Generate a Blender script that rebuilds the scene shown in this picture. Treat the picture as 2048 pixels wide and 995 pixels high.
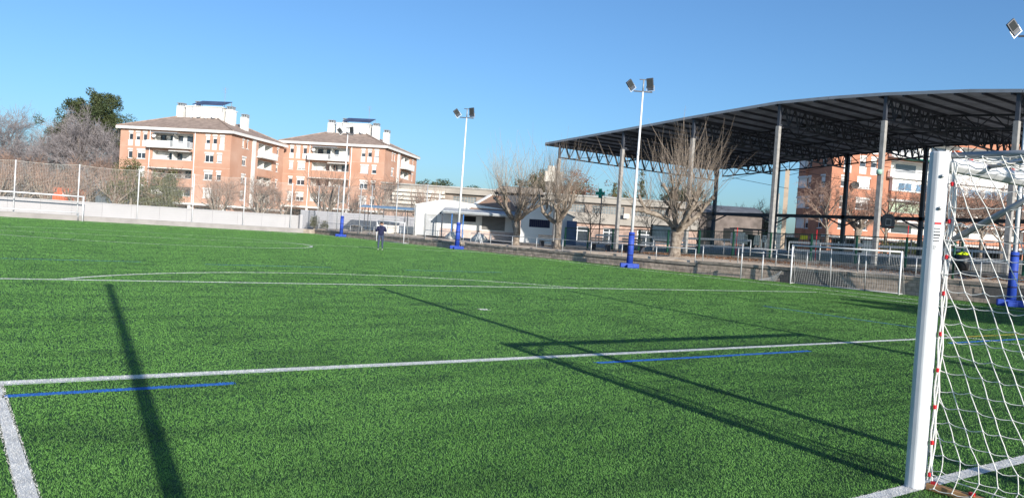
import bpy, bmesh, math, random
import numpy as np
from mathutils import Vector, Matrix
S = bpy.context.scene
for o in list(bpy.data.objects): bpy.data.objects.remove(o)
C = S.collection
R = math.radians
# ------------------------------------------------------------------ camera
cam_d = bpy.data.cameras.new("camera"); cam = bpy.data.objects.new("camera", cam_d); C.objects.link(cam); S.camera = cam
YAW, PITCH, ROLL, FL = 0.62381, -0.02154, 0.06627, 1595.8
CAM = Vector((-9.44097, -2.91337, 1.66164))
cy, sy, cp, sp = math.cos(YAW), math.sin(YAW), math.cos(PITCH), math.sin(PITCH)
f_ = Vector((sy*cp, cy*cp, sp)); r_ = Vector((cy, -sy, 0)); u_ = r_.cross(f_)
cr, sr = math.cos(ROLL), math.sin(ROLL)
r2 = r_*cr+u_*sr; u2 = -r_*sr+u_*cr
m = Matrix((r2, u2, -f_)).transposed().to_4x4(); m.translation = CAM
cam.matrix_world = m
cam_d.sensor_width = 36; cam_d.lens = 36*FL/2048; cam_d.clip_start = .05; cam_d.clip_end = 3000
S.render.resolution_x = 1024; S.render.resolution_y = 497
# ------------------------------------------------------------------ sky and sun
SUN_EL, SUN_AZ = R(19.75), R(188.6)          # azimuth clockwise from +Y
w = bpy.data.worlds.new("World"); S.world = w; w.use_nodes = True
nt = w.node_tree; bg = nt.nodes['Background']
sky = nt.nodes.new('ShaderNodeTexSky'); sky.sky_type = 'NISHITA'; sky.sun_disc = False
sky.sun_elevation = SUN_EL; sky.sun_rotation = SUN_AZ; sky.altitude = 0; sky.air_density = 1.0; sky.dust_density = 1.2; sky.ozone_density = 3.0
tint = nt.nodes.new('ShaderNodeMix'); tint.data_type = 'RGBA'; tint.blend_type = 'MULTIPLY'; tint.inputs[0].default_value = 1; tint.inputs[7].default_value = (.69, .955, 1.19, 1)
nt.links.new(sky.outputs[0], tint.inputs[6]); nt.links.new(tint.outputs[2], bg.inputs[0]); bg.inputs[1].default_value = 0.104
sd = bpy.data.lights.new("sun", 'SUN'); sun = bpy.data.objects.new("sun", sd); C.objects.link(sun)
sd.energy = 5.0; sd.angle = R(.45); sd.color = (1, .93, .83)
sdir = Vector((math.sin(SUN_AZ)*math.cos(SUN_EL), math.cos(SUN_AZ)*math.cos(SUN_EL), math.sin(SUN_EL)))
sun.rotation_euler = sdir.to_track_quat('Z', 'Y').to_euler(); sun.location = sdir*60
S.view_settings.view_transform = 'Standard'; S.view_settings.look = 'None'; S.view_settings.exposure = 0.42; S.view_settings.gamma = 1
rnd = random.Random(7)
# ------------------------------------------------------------------ materials
MATS = {}
def mat(name, col, rough=.7, var=.12, scale=4, bump=0, bscale=60, metal=0, spec=.4, col2=None, detail=4, island=0, trans=0):
    if name in MATS: return MATS[name]
    mt = bpy.data.materials.new(name); mt.use_nodes = True; n = mt.node_tree.nodes; l = mt.node_tree.links
    b = n['Principled BSDF']; b.inputs['Roughness'].default_value = rough; b.inputs['Metallic'].default_value = metal
    b.inputs['Specular IOR Level'].default_value = spec
    g = n.new('ShaderNodeNewGeometry')
    nz = n.new('ShaderNodeTexNoise'); nz.inputs['Scale'].default_value = scale; nz.inputs['Detail'].default_value = detail
    l.new(g.outputs['Position'], nz.inputs['Vector'])
    cr = n.new('ShaderNodeValToRGB'); e = cr.color_ramp.elements
    c2 = col2 or tuple(min(1, c*(1+var)) for c in col); c1 = col if col2 else tuple(c*(1-var) for c in col)
    e[0].position = .32; e[1].position = .68; e[0].color = (*c1, 1); e[1].color = (*c2, 1)
    l.new(nz.outputs['Fac'], cr.inputs['Fac']); out = cr.outputs['Color']
    if island:
        hs = n.new('ShaderNodeHueSaturation'); mr = n.new('ShaderNodeMapRange')
        mr.inputs['To Min'].default_value = 1-island; mr.inputs['To Max'].default_value = 1+island
        l.new(g.outputs['Random Per Island'], mr.inputs['Value']); l.new(mr.outputs['Result'], hs.inputs['Value']); l.new(out, hs.inputs['Color']); out = hs.outputs['Color']
    l.new(out, b.inputs['Base Color'])
    if bump:
        n2 = n.new('ShaderNodeTexNoise'); n2.inputs['Scale'].default_value = bscale; n2.inputs['Detail'].default_value = 5
        l.new(g.outputs['Position'], n2.inputs['Vector'])
        bp = n.new('ShaderNodeBump'); bp.inputs['Strength'].default_value = bump; bp.inputs['Distance'].default_value = .02
        l.new(n2.outputs['Fac'], bp.inputs['Height']); l.new(bp.outputs['Normal'], b.inputs['Normal'])
    MATS[name] = mt; return mt
white_paint = mat('white_paint', (.72, .73, .75), .35, .03)
post_white = mat('post_white', (.56, .57, .59), .35, .0, 5, .05, 300, col2=(.66, .67, .69), detail=10)
steel = mat('galvanised_steel', (.5, .51, .52), .42, .12, 30, metal=.3)
dark_steel = mat('dark_steel', (.05, .056, .072), .5, .2, 3)
roof_under = mat('roof_sheet_underside', (.27, .285, .33), .7, .3, 1.2)
grey_metal = mat('grey_metal', (.3, .32, .34), .45, .1, 6, metal=.2)
fascia_m = mat('fascia_metal', (.33, .35, .38), .45, .1, 2, metal=.2)
concrete = mat('concrete', (.36, .35, .33), .9, .15, 3, .3, 40)
conc_post = mat('concrete_post', (.30, .29, .28), .9, .2, 4, .3, 40)
cap_conc = mat('weathered_concrete', (.30, .255, .21), .95, .35, 2.5, .5, 30)
blockm = mat('concrete_block', (.46, .36, .285), .95, .22, 5, .6, 90, island=.22)
mortar = mat('mortar', (.13, .12, .11), 1, .2, 8)
blue_pad = mat('blue_vinyl_pad', (.016, .05, .33), .6, .3, 3, .4, 5, col2=(.03, .08, .42))
blue_steel = mat('blue_painted_steel', (.04, .16, .45), .45, .1, 3)
green_steel = mat('green_painted_steel', (.012, .075, .045), .45, .15, 4)
green_wire = mat('green_wire', (.015, .04, .03), .5, .1, 4)
brick_o = mat('orange_brick', (.46, .245, .165), .9, .1, .3, bump=.2, bscale=14, col2=(.54, .335, .25), detail=8)  # brick tone paled in the base colour to stand for distance haze
brick_p = mat('pale_brick_strip', (.56, .36, .27), .9, .1, 1)
tile_roof = mat('brown_roof_tiles', (.30, .225, .185), .9, .22, 1.3, .5, 12)
tile_orange = mat('orange_roof_tiles', (.30, .17, .11), .9, .35, 1.6, .5, 12, col2=(.2, .15, .12))
render_w = mat('white_render', (.66, .65, .63), .9, .06, .6)
render_bare = mat('cream_render', (.6, .56, .5), .9, .12, .7)
shutter_w = mat('white_shutter', (.72, .71, .69), .6, .05, 2)
glass = mat('window_glass', (.035, .045, .06), .08, .3, .5, spec=.8)
glass_b = mat('blue_window_glass', (.12, .22, .33), .08, .3, .4, spec=.8)
solar = mat('solar_panel', (.06, .07, .12), .4, .3, .4, spec=.7)
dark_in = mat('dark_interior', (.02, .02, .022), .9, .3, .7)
stone_sch = mat('school_stone', (.29, .24, .205), .95, .2, 1.2, .4, 8)
beige_c = mat('beige_concrete', (.33, .30, .265), .95, .12, .5, .3, 10)
pink_wall = mat('pinkish_brick', (.40, .28, .23), .95, .25, 1.6, .3, 12)
grassblk = mat('glass_blocks', (.2, .22, .23), .25, .25, 2)
soil = mat('dry_soil', (.46, .35, .25), 1, .25, 1.3, .3, 20, col2=(.66, .55, .44))
litter = mat('leaf_litter', (.11, .055, .03), 1, .4, 3, .8, 40, col2=(.26, .15, .085))
leafm = mat('dead_leaves', (.24, .12, .06), .9, .4, 3, island=.5)
pave = mat('court_paving', (.30, .29, .27), .95, .1, 1.5, .2, 20)
farg = mat('far_ground', (.16, .15, .11), 1, .3, .05)
bark = mat('pale_bark', (.13, .10, .078), .95, .4, 5, .9, 14, col2=(.33, .28, .23))
twig = mat('winter_twigs', (.28, .225, .18), .9, .25, 2)
twig_g = mat('grey_winter_twigs', (.24, .215, .22), .95, .2, 1)
twig_r = mat('reddish_winter_twigs', (.27, .18, .14), .95, .2, 1)
pine_m = mat('pine_needles', (.035, .055, .02), .8, .4, .5, island=.45, col2=(.075, .09, .035))
pine_y = mat('olive_foliage', (.06, .075, .025), .8, .4, 1, island=.45, col2=(.13, .13, .05))
rust_leaf = mat('rust_foliage', (.20, .085, .05), .9, .3, 1, island=.4)
net_w = mat('white_net_cord', (.74, .73, .7), .8, .08, 20)
net_g = mat('grey_net_cord', (.5, .49, .46), .8, .1, 5)
brick_r = mat('dark_red_brick', (.42, .185, .115), .9, .12, .8, .2, 14)
red_p = mat('red_plastic', (.6, .02, .03), .4, .1, 10)
wood = mat('orange_brown_wood', (.4, .22, .1), .8, .2, 8)
black_p = mat('black_plastic', (.015, .016, .02), .4, .2, 5)
yellow_v = mat('fluorescent_yellow', (.65, .8, .02), .8, .1, 10)
yellow_s = mat('yellow_sign_paint', (.75, .68, .03), .5, .1, 5)
corr_m = mat('pale_painted_sheet', (.38, .38, .41), .5, .05, .8)
wallw = mat('white_painted_block', (.40, .39, .40), .85, .035, .7, .15, 20)
curbw = mat('pale_concrete_kerb', (.30, .28, .27), .95, .12, 1.2, .3, 30)
blue_roof = mat('blue_sheet_roof', (.10, .22, .36), .45, .15, 1)
green_sign = mat('green_cross_panel', (0, .24, .16), .5, .05, 3)
orange_s = mat('orange_sheet', (.62, .12, .04), .6, .1, 1)
ink = mat('black_ink', (.02, .02, .025), .6, 0, 1)
navy = mat('navy_jacket', (.012, .014, .05), .85, .2, 9)
jeans = mat('blue_grey_trousers', (.045, .06, .11), .9, .15, 9)
skin = mat('skin', (.45, .25, .18), .6, .05, 9)
hair = mat('dark_hair', (.03, .02, .018), .8, .2, 30)
shoe = mat('grey_shoes', (.35, .34, .33), .7, .1, 20)
shut_g = mat('grey_roller_door', (.17, .165, .16), .7, .06, 2)
door_g = mat('grey_steel_door', (.4, .41, .42), .6, .1, 2)
awn_g = mat('green_awning', (.02, .22, .14), .8, .1, 2)
lens = mat('floodlight_glass', (.035, .04, .042), .75, .1, 20, spec=.1)
line_w = mat('white_turf_fibre', (.60, .60, .59), .8, .14, 9, .6, 200, island=.3)
line_b = mat('blue_turf_fibre', (.02, .13, .46), .8, .12, 40, .6, 200, island=.25)
line_y = mat('yellow_turf_fibre', (.5, .36, .05), .8, .12, 40, .6, 200, island=.2)
rub = mat('worn_grey_rubber', (.06, .06, .06), .9, .2, 5)
def turf_mat(name, c1, c2, c3, island, bump):
    mt = bpy.data.materials.new(name); mt.use_nodes = True; n = mt.node_tree.nodes; l = mt.node_tree.links
    b = n['Principled BSDF']; b.inputs['Roughness'].default_value = .6; b.inputs['Specular IOR Level'].default_value = .12
    g = n.new('ShaderNodeNewGeometry')
    def noise(s, d=3, sc=(1, 1, 1)):
        mp = n.new('ShaderNodeMapping'); mp.inputs['Scale'].default_value = sc; l.new(g.outputs['Position'], mp.inputs['Vector'])
        z = n.new('ShaderNodeTexNoise'); z.inputs['Scale'].default_value = s; z.inputs['Detail'].default_value = d; l.new(mp.outputs[0], z.inputs['Vector']); return z.outputs['Fac']
    def ramp(f, p0, p1, a, bb):
        r = n.new('ShaderNodeValToRGB'); r.color_ramp.elements[0].position = p0; r.color_ramp.elements[1].position = p1
        r.color_ramp.elements[0].color = (*a, 1); r.color_ramp.elements[1].color = (*bb, 1); l.new(f, r.inputs['Fac']); return r.outputs['Color']
    base = ramp(noise(.45, 5), .35, .65, c1, c2)
    mx = n.new('ShaderNodeMix'); mx.data_type = 'RGBA'; mx.blend_type = 'MULTIPLY'
    pat = ramp(noise(.75, 9, (1, 2.2, 1)), .36, .52, (.52, .55, .60), (1, 1, 1))      # rubber crumb lying on top in patches
    mx.inputs[0].default_value = .8; l.new(base, mx.inputs[6]); l.new(pat, mx.inputs[7]); out = mx.outputs[2]
    mx2 = n.new('ShaderNodeMix'); mx2.data_type = 'RGBA'; mx2.blend_type = 'MIX'
    l.new(ramp(noise(70, 2), .5, .75, (0, 0, 0), (.6, .6, .6)), mx2.inputs[0]); l.new(out, mx2.inputs[6]); mx2.inputs[7].default_value = (*c3, 1); out = mx2.outputs[2]
    if island:
        hs = n.new('ShaderNodeHueSaturation'); mr = n.new('ShaderNodeMapRange'); mr.inputs['To Min'].default_value = 1-island; mr.inputs['To Max'].default_value = 1+island*1.2
        l.new(g.outputs['Random Per Island'], mr.inputs['Value']); l.new(mr.outputs['Result'], hs.inputs['Value']); l.new(out, hs.inputs['Color']); out = hs.outputs['Color']
    l.new(out, b.inputs['Base Color'])
    if bump:
        bp = n.new('ShaderNodeBump'); bp.inputs['Strength'].default_value = bump; bp.inputs['Distance'].default_value = .03
        l.new(noise(45, 4), bp.inputs['Height']); l.new(bp.outputs['Normal'], b.inputs['Normal'])
    return mt
turf_g = turf_mat('turf_backing', (.020, .058, .014), (.028, .076, .019), (.016, .036, .013), 0, .5)
turf_b = turf_mat('turf_fibre', (.085, .210, .042), (.110, .258, .055), (.20, .33, .14), .22, 0)
# ------------------------------------------------------------------ mesh helpers
class MB:
    def __init__(s): s.v = []; s.f = []; s.m = []; s.mats = []; s.cur = 0
    def use(s, mt):
        if mt not in s.mats: s.mats.append(mt)
        s.cur = s.mats.index(mt); return s
    def face(s, pts):
        n = len(s.v); s.v.extend([tuple(p) for p in pts]); s.f.append(tuple(range(n, n+len(pts)))); s.m.append(s.cur)
    def idx(s, vs, fs):
        n = len(s.v); s.v.extend([tuple(p) for p in vs]); s.f.extend([tuple(i+n for i in f) for f in fs]); s.m.extend([s.cur]*len(fs))
    def box(s, x0, x1, y0, y1, z0, z1, T=None):
        vs = [(x, y, z) for z in (z0, z1) for y in (y0, y1) for x in (x0, x1)]
        if T: vs = [T(*v) for v in vs]
        s.idx(vs, [(0, 2, 3, 1), (4, 5, 7, 6), (0, 1, 5, 4), (2, 6, 7, 3), (0, 4, 6, 2), (1, 3, 7, 5)]); return s
    def prism(s, bot, top):
        n = len(bot); s.idx(list(bot)+list(top), [tuple(range(n))[::-1], tuple(range(n, 2*n))]+[(i, (i+1) % n, n+(i+1) % n, n+i) for i in range(n)]); return s
    def bar(s, a, b, wd, h=None, up=(0, 0, 1)):
        h = h or wd; a = Vector(a); b = Vector(b); d = (b-a).normalized(); u = Vector(up)
        if abs(d.dot(u)) > .98: u = Vector((1, 0, 0))
        x = d.cross(u).normalized()*wd/2; y = x.cross(d).normalized()*h/2
        s.prism([a-x-y, a+x-y, a+x+y, a-x+y], [b-x-y, b+x-y, b+x+y, b-x+y]); return s
    def tube(s, pts, rad, n=6, cap=True, jit=0, rg=None):
        pts = [Vector(p) for p in pts]; k = len(pts)
        if not isinstance(rad, (list, tuple)): rad = [rad]*k
        vs = []; px = None
        for i, p in enumerate(pts):
            d = (pts[min(i+1, k-1)]-pts[max(i-1, 0)]).normalized()
            if px is None:
                u = Vector((0, 0, 1)) if abs(d.z) < .9 else Vector((1, 0, 0)); px = d.cross(u).normalized()
            else: px = (px-d*px.dot(d)).normalized()
            py = d.cross(px)
            for j in range(n):
                a = 2*math.pi*j/n; r = rad[i]*(1+(rg.uniform(-jit, jit) if jit else 0)); vs.append(p+px*math.cos(a)*r+py*math.sin(a)*r)
        fs = [(i*n+j, i*n+(j+1) % n, (i+1)*n+(j+1) % n, (i+1)*n+j) for i in range(k-1) for j in range(n)]
        if cap: fs += [tuple(range(n))[::-1], tuple(range((k-1)*n, k*n))]
        s.idx(vs, fs); return s
    def build(s, name, mt=None, parent=None, smooth=False, bev=0, **tags):
        me = bpy.data.meshes.new(name); me.from_pydata(s.v, [], s.f)
        for q in ([mt] if mt else s.mats): me.materials.append(q)
        if not mt and len(s.mats) > 1: me.polygons.foreach_set('material_index', s.m)
        if smooth: me.polygons.foreach_set('use_smooth', [True]*len(s.f))
        me.update(); return link(name, me, parent, bev, **tags)
def link(name, me, parent=None, bev=0, **tags):
    o = bpy.data.objects.new(name, me); C.objects.link(o)
    if parent: o.parent = parent
    if bev:
        md = o.modifiers.new('bevel', 'BEVEL'); md.width = bev; md.segments = 2; md.limit_method = 'ANGLE'
    return tag(o, **tags)
def tag(o, label=None, cat=None, group=None, kind=None):
    if label: o['label'] = label
    if cat: o['category'] = cat
    if group: o['group'] = group
    if kind: o['kind'] = kind
    return o
def thing(name, label, cat, loc=(0, 0, 0), rz=0, group=None):
    o = bpy.data.objects.new(name, None); C.objects.link(o); o.location = loc; o.rotation_euler = (0, 0, rz); o.empty_display_size = .2
    return tag(o, label, cat, group)
def kids(o): return [c for c in bpy.data.objects if c.parent == o]
def dup(o, loc, rz, label, scale=None):
    def cp(a, par):
        c = a.copy(); C.objects.link(c)
        if par: c.parent = par
        for ch in kids(a): cp(ch, c)
        return c
    r = cp(o, None); r.location = loc; r.rotation_euler = (0, 0, rz); r['label'] = label
    if scale: r.scale = scale if isinstance(scale, (list, tuple)) else (scale,)*3
    return r
def lerp(a, b, t): return a+(b-a)*t
def interp(x, tab):
    if x <= tab[0][0]: return tab[0][1]
    for (a, p), (b, q) in zip(tab, tab[1:]):
        if x <= b: return lerp(p, q, (x-a)/(b-a))
    return tab[-1][1]
# ------------------------------------------------------------------ ground
def wx(y): return interp(y, [(-30, 27.3), (11, 26.3), (21, 25.75), (31, 24.8), (45, 24.3), (90, 24.2)])       # field face of the retaining wall
def soil_z(y): return interp(y, [(11, .86), (27, .72), (45, .6), (90, .5)])
def terr_z(y): return interp(y, [(-30, 1.25), (18, 1.15), (28, 1.05), (42, .75), (60, .75), (95, .8)])
def grid_sheet(name, xs, ys, fn, mt, **t):
    vs = [fn(x, y) for y in ys for x in xs]; n = len(xs)
    b = MB(); b.idx(vs, [(j*n+i, j*n+i+1, (j+1)*n+i+1, (j+1)*n+i) for j in range(len(ys)-1) for i in range(n-1)])
    return b.build(name, mt, None, smooth=True, **t)
big = MB(); big.face([(-1500, -1500, -.25), (1500, -1500, -.25), (1500, 1500, -.25), (-1500, 1500, -.25)]); big.build('ground', farg, kind='structure')
f = MB(); f.face([(-30, -8, 0), (wx(-8)+.05, -8, 0), (wx(11)+.05, 11, 0), (wx(21)+.05, 21, 0), (wx(31)+.05, 31, 0), (wx(45)+.05, 45, 0), (24.3, 81.45, 0), (-30, 81.45, 0)])
f.build('football_pitch', turf_g, kind='structure')
ys = [-30+i*1.5 for i in range(76)]
grid_sheet('soil_strip', [.28, .30, .9, 1.6, 2.3, 2.6, 3, 3.6, 4.6], ys,
           lambda x, y: (min(wx(y)+x, 28.96), y, .1 if x < .29 else soil_z(y)+.05*math.sin(x*3+y*.9)*math.sin(y*.37)+(terr_z(y)-.1-soil_z(y))*(x/4)**.8), soil, kind='structure')
grid_sheet('court_pavement', [0, 4, 10, 18, 24, 30, 140], ys,
           lambda x, y: (28.95+x, y, terr_z(y)+interp(x, [(0, 0), (10, .1), (20, .5), (30, 1.0)])*(1 if y < 52 else .25)), pave, kind='structure')
fg = MB(); fg.idx([(-150, 82, .2), (24.6, 82, .2), (28.94, 76, .72), (28.94, 83.6, .74), (170, 83.6, 1.0), (400, 600, 2), (-400, 600, 2), (-150, 83, .2), (24.6, 75, .55)],
                  [(0, 1, 6, 7), (1, 3, 5, 6), (3, 4, 5), (1, 8, 2, 3)])
fg.build('far_terrain', farg, kind='structure')
hl = MB(); n = 120; hv = []
for i in range(n+1):
    a = R(lerp(-25, 120, i/n)); h = 13+6*math.sin(i*.21)+4*math.sin(i*.53+1)+2*math.sin(i*1.9)+rnd.uniform(-.8, .8)
    for d_, z_ in ((560, 0), (640, h*.7), (760, h*1.15), (900, 0)): hv.append((math.sin(a)*d_, math.cos(a)*d_, z_))
hl.idx(hv, [(i*4+k, i*4+k+1, i*4+k+5, i*4+k+4) for i in range(n) for k in range(3)])
hl.build('hills', mat('hazy_wooded_hills', (.10, .13, .13), .95, .4, .02, col2=(.17, .19, .18)), None, kind='structure')  # blue-grey distance haze is mixed into the hillside colour
# ------------------------------------------------------------------ pitch markings (each a sheet with its own fibres)
rs = np.random.RandomState(3)
LINES = []
def in_poly_line(pts, wd):     # returns test function, bbox handled by caller
    P = np.array(pts, float)
    def test(x, y):
        m = np.zeros(len(x), bool)
        for a, b in zip(P[:-1], P[1:]):
            d = b-a; L = np.hypot(*d); d = d/L
            t = (x-a[0])*d[0]+(y-a[1])*d[1]; s = np.abs((x-a[0])*d[1]-(y-a[1])*d[0])
            m |= (t > -wd*.3) & (t < L+wd*.3) & (s < wd/2)
        return m
    return test
def ground_line(name, pts, wd, mt, z=.004, closed=False):
    if closed: pts = pts+[pts[0], pts[1]]
    P = [Vector((*p, 0)) for p in pts]; b = MB(); L = []; Rr = []
    for i, p in enumerate(P):
        d = (P[min(i+1, len(P)-1)]-P[max(i-1, 0)]).normalized(); nn = Vector((-d.y, d.x, 0))
        k = 1
        if 0 < i < len(P)-1:
            d1 = (P[i]-P[i-1]).normalized(); k = 1/max(.5, abs(nn.dot(Vector((-d1.y, d1.x, 0)))))
        L.append(p+nn*wd/2*k+Vector((0, 0, z))); Rr.append(p-nn*wd/2*k+Vector((0, 0, z)))
    n = len(P); b.idx(L+Rr, [(n+i, n+i+1, i+1, i) for i in range(n-1)])
    LINES.append([name, in_poly_line(pts, wd*1.02), b, mt])
def arc(cx, cy_, r, a0, a1, n): return [(cx+r*math.cos(R(lerp(a0, a1, i/n))), cy_+r*math.sin(R(lerp(a0, a1, i/n)))) for i in range(n+1)]
ground_line('goal_line', [(-22.6, 0), (25, 0)], .12, line_w)
ground_line('goal_area_line', [(-8.97, .07), (-8.97, 5.5), (9.05, 5.5), (9.05, .07)], .115, line_w)
ground_line('penalty_area_line', [(-20.15, .07), (-20.15, 16.5), (20.15, 16.5), (20.15, .07)], .12, line_w)
ground_line('penalty_arc_line', arc(0, 11.03, 9.15, 143.2, 36.8, 40), .12, line_w)
ground_line('penalty_spot', [(-.2, 10.9), (-.06, 10.9)], .2, line_w)
ground_line('touch_line', [(22.75, .07), (22.75, 80)], .12, line_w)
ground_line('halfway_line', [(-22.6, 45.6), (22.6, 45.6)], .12, line_w)
ground_line('centre_circle_line', arc(0, 45.6, 9.15, 0, 360, 72), .12, line_w, .008)
ground_line('far_penalty_area_line', [(20.1, 79.9), (20.1, 75.4), (-20.1, 75.4)], .12, line_w)
ground_line('far_goal_line', [(-22.6, 80), (22.6, 80)], .12, line_w, .006)
for a, b_ in [(-8.95, -7.05), (-2.28, 2.47), (7.25, 12.0), (-18, -13.7)]: ground_line('blue_line', [(a, 4.93), (b_, 4.93)], .11, line_b)
for a, b_ in [(-8.2, -4.4), (-2.6, 1.7), (4.5, 9)]: ground_line('blue_line', [(a, 23.0), (b_, 23.3)], .07, line_b)
ground_line('blue_line', [(10.0, 11.5), (9.75, 6.8)], .07, line_b)
ground_line('yellow_line', [(9.15, 5.5), (16, 5.5)], .08, line_y)
# fibres
def blades(N, rr, h, wd, dens_pow):
    az = YAW+rs.uniform(-R(35), R(35), N); u = rs.uniform(0, 1, N)
    e = 2-dens_pow; r = (rr[0]**e+u*(rr[1]**e-rr[0]**e))**(1/e)
    x = CAM.x+r*np.sin(az); y = CAM.y+r*np.cos(az)
    ok = (x < np.interp(y, [-30, 11, 21, 31, 45, 90], [27.3, 26.3, 25.75, 24.8, 24.3, 24.2])-.03) & (y < 81.3) & (y > -7.5) & (x > -29)
    x, y, r = x[ok], y[ok], r[ok]; n = len(x)
    k = np.maximum(.85, (r/6)**.8)
    H = h*rs.uniform(.75, 1.15, n); W = wd*k*rs.uniform(.8, 1.2, n)
    a = rs.normal(0, .75, n); la = rs.normal(0, 1, (n, 2))*H[:, None]*.42
    la[:, 1] += .15*H
    v = np.zeros((n, 3, 3)); dx = np.cos(a)*W/2; dy = np.sin(a)*W/2
    v[:, 0] = np.stack([x-dx, y-dy, np.full(n, .001)], 1); v[:, 1] = np.stack([x+dx, y+dy, np.full(n, .001)], 1); v[:, 2] = np.stack([x+la[:, 0], y+la[:, 1], H], 1)
    return v, x, y
def tri_mesh(name, v, mt, extra=None, **t):
    n = len(v); base = np.array(extra.v, float) if extra else np.zeros((0, 3)); nb = len(base)
    me = bpy.data.meshes.new(name); ef = extra.f if extra else []
    tot = sum(len(q) for q in ef)
    me.vertices.add(nb+3*n); me.vertices.foreach_set('co', np.concatenate([base.ravel(), v.ravel()]))
    me.loops.add(tot+3*n); me.polygons.add(len(ef)+n)
    li = np.concatenate([np.array([i for q in ef for i in q], int), nb+np.arange(3*n)])
    me.loops.foreach_set('vertex_index', li.astype(np.int32))
    st = np.concatenate([np.cumsum([0]+[len(q) for q in ef])[:len(ef)] if ef else [], tot+3*np.arange(n)])
    me.polygons.foreach_set('loop_start', st.astype(np.int32))
    me.materials.append(mt); me.update(calc_edges=True); me.validate(); return link(name, me, None, **t)
bl = [blades(int(NB*GQ), rr, h, wd, p) for NB, rr, h, wd, p in
      [(2050000, (3.9, 98), .0145, .0036, 1.5)] for GQ in [1.0]]
V = np.concatenate([b[0] for b in bl]); X = np.concatenate([b[1] for b in bl]); Y = np.concatenate([b[2] for b in bl])
free = np.ones(len(X), bool)
for name, test, b, mt in LINES:
    mk = test(X, Y) & free; free &= ~mk
    tri_mesh(name, V[mk], mt, b, kind='structure')
tri_mesh('artificial_turf', V[free], turf_b, None, label='green artificial turf fibres covering the football pitch', cat='turf', kind='stuff')
# ------------------------------------------------------------------ retaining wall along the side line
wall = thing('retaining_wall', 'low grey concrete block retaining wall along the side of the green pitch', 'wall', (0, 0, 0))
SEG = [(9.0, 27.3, .06, .90, .74), (27.3, 50.2, 0, .60, .55), (50.9, 81.19, 0, .55, .48)]
bh = .19
block_me = None
def wp(y, off, z): return (wx(y)+off, y, z)
nblk = 0
b = MB(); b.box(-.19, .19, -.095, .095, -.085, .085); blk = [None, None]
far_blocks = MB()
for si, (y0, y1, z0, zt0, zt1) in enumerate(SEG):
    core = MB(); n = max(2, int((y1-y0)/4))
    for i in range(n):
        a, c = lerp(y0, y1, i/n), lerp(y0, y1, (i+1)/n); za, zc = lerp(zt0, zt1, i/n)-.1, lerp(zt0, zt1, (i+1)/n)-.1
        core.prism([wp(a, .012, -.2), wp(a, .3, -.2), wp(c, .3, -.2), wp(c, .012, -.2)], [wp(a, .012, za), wp(a, .3, za), wp(c, .3, zc), wp(c, .012, zc)])
    core.build('mortar_core', mortar, wall)
    cap = MB(); L = 2.4; k = int((y1-y0)/L)+1
    for i in range(k):
        a = y0+i*(y1-y0)/k+.01; c = y0+(i+1)*(y1-y0)/k-.01
        za, zc = lerp(zt0, zt1, (a-y0)/(y1-y0)), lerp(zt0, zt1, (c-y0)/(y1-y0)); q = rnd.uniform(-.008, .012)
        m1 = MB(); m1.prism([wp(a, -.035+q, za-.16), wp(a, .36, za-.16), wp(c, .36, zc-.16), wp(c, -.035+q, zc-.16)], [wp(a, -.035+q, za), wp(a, .36, za), wp(c, .36, zc), wp(c, -.035+q, zc)])
        m1.build('coping_slab', cap_conc, wall, bev=.012)
    for r in range(5):
        zz = .005+r*bh
        y = y0+(.2 if r % 2 else 0)
        while y < y1-.1:
            yc = y+.2; top = lerp(zt0, zt1, (yc-y0)/(y1-y0))-.165
            if zz+bh*.35 < top:
                hgt = min(bh-.014, top-zz); ox = rnd.uniform(-.006, .006)
                sl = (wx(yc+.2)-wx(yc-.2))
                vs = [(wx(yc)+ox+sl*t+dx, yc+.385*t, zz+dz) for dz in (0, hgt) for t, dx in ((-.5, 0), (.5, 0), (.5, .1), (-.5, .1))]
                fcs = [(0, 3, 2, 1), (4, 5, 6, 7), (0, 1, 5, 4), (1, 2, 6, 5), (2, 3, 7, 6), (3, 0, 4, 7)]
                if si == 0 and nblk < 300 and 10.5 < yc:
                    mm = MB(); mm.idx(vs, fcs); mm.build('block', blockm, wall); nblk += 1
                else: far_blocks.idx(vs, fcs)
            y += .4
far_blocks.build('distant_blocks', blockm, wall, kind='stuff')
# steps opening
st = thing('steps', 'short concrete steps through the gap in the block wall behind the blue post pad', 'steps', (24.3, 50.55, 0))
for i in range(3): MB().box(.05+i*.3, .95+i*0, -.3, .3, i*.17, i*.17+.165).build('tread', concrete, st)
# ------------------------------------------------------------------ hand rail on the wall
def rail_fence(ya, yb, name_lab, step, h=.8, off=.16):
    t = thing('handrail', name_lab, 'railing', (0, 0, 0)); n = max(1, round((yb-ya)/step)); P = []
    for i in range(n+1):
        y = lerp(ya, yb, i/n); s_ = [s for s in SEG if s[0]-.2 <= y <= s[1]+.2]
        z = lerp(s_[0][3], s_[0][4], (y-s_[0][0])/(s_[0][1]-s_[0][0])) if s_ else .55
        p = Vector((wx(y)+off, y, z)); P.append(p)
        MB().tube([p-Vector((0, 0, .05)), p+Vector((0, 0, h))], .026, 8).build('post', steel, t, True)
    MB().tube([p+Vector((0, 0, h-.02)) for p in P], .022, 8).build('top_rail', steel, t, True)
    return t
rail_fence(27.6, 49.8, 'long thin galvanised handrail on the middle stretch of wall in front of the bare trees', 2.75)
rail_fence(22.6, 27.1, 'short galvanised handrail on the wall left of the white side goal', 2.25, .86)
rail_fence(10.2, 20.9, 'galvanised handrail on the wall behind the white side goal and near net', 2.7, .86)
rail_fence(61.5, 80.5, 'far galvanised handrail before the pale sheet fence', 2.7)
rail_fence(50.9, 57.0, 'galvanised handrail on the wall in front of the white clubhouse', 2.1)
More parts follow.
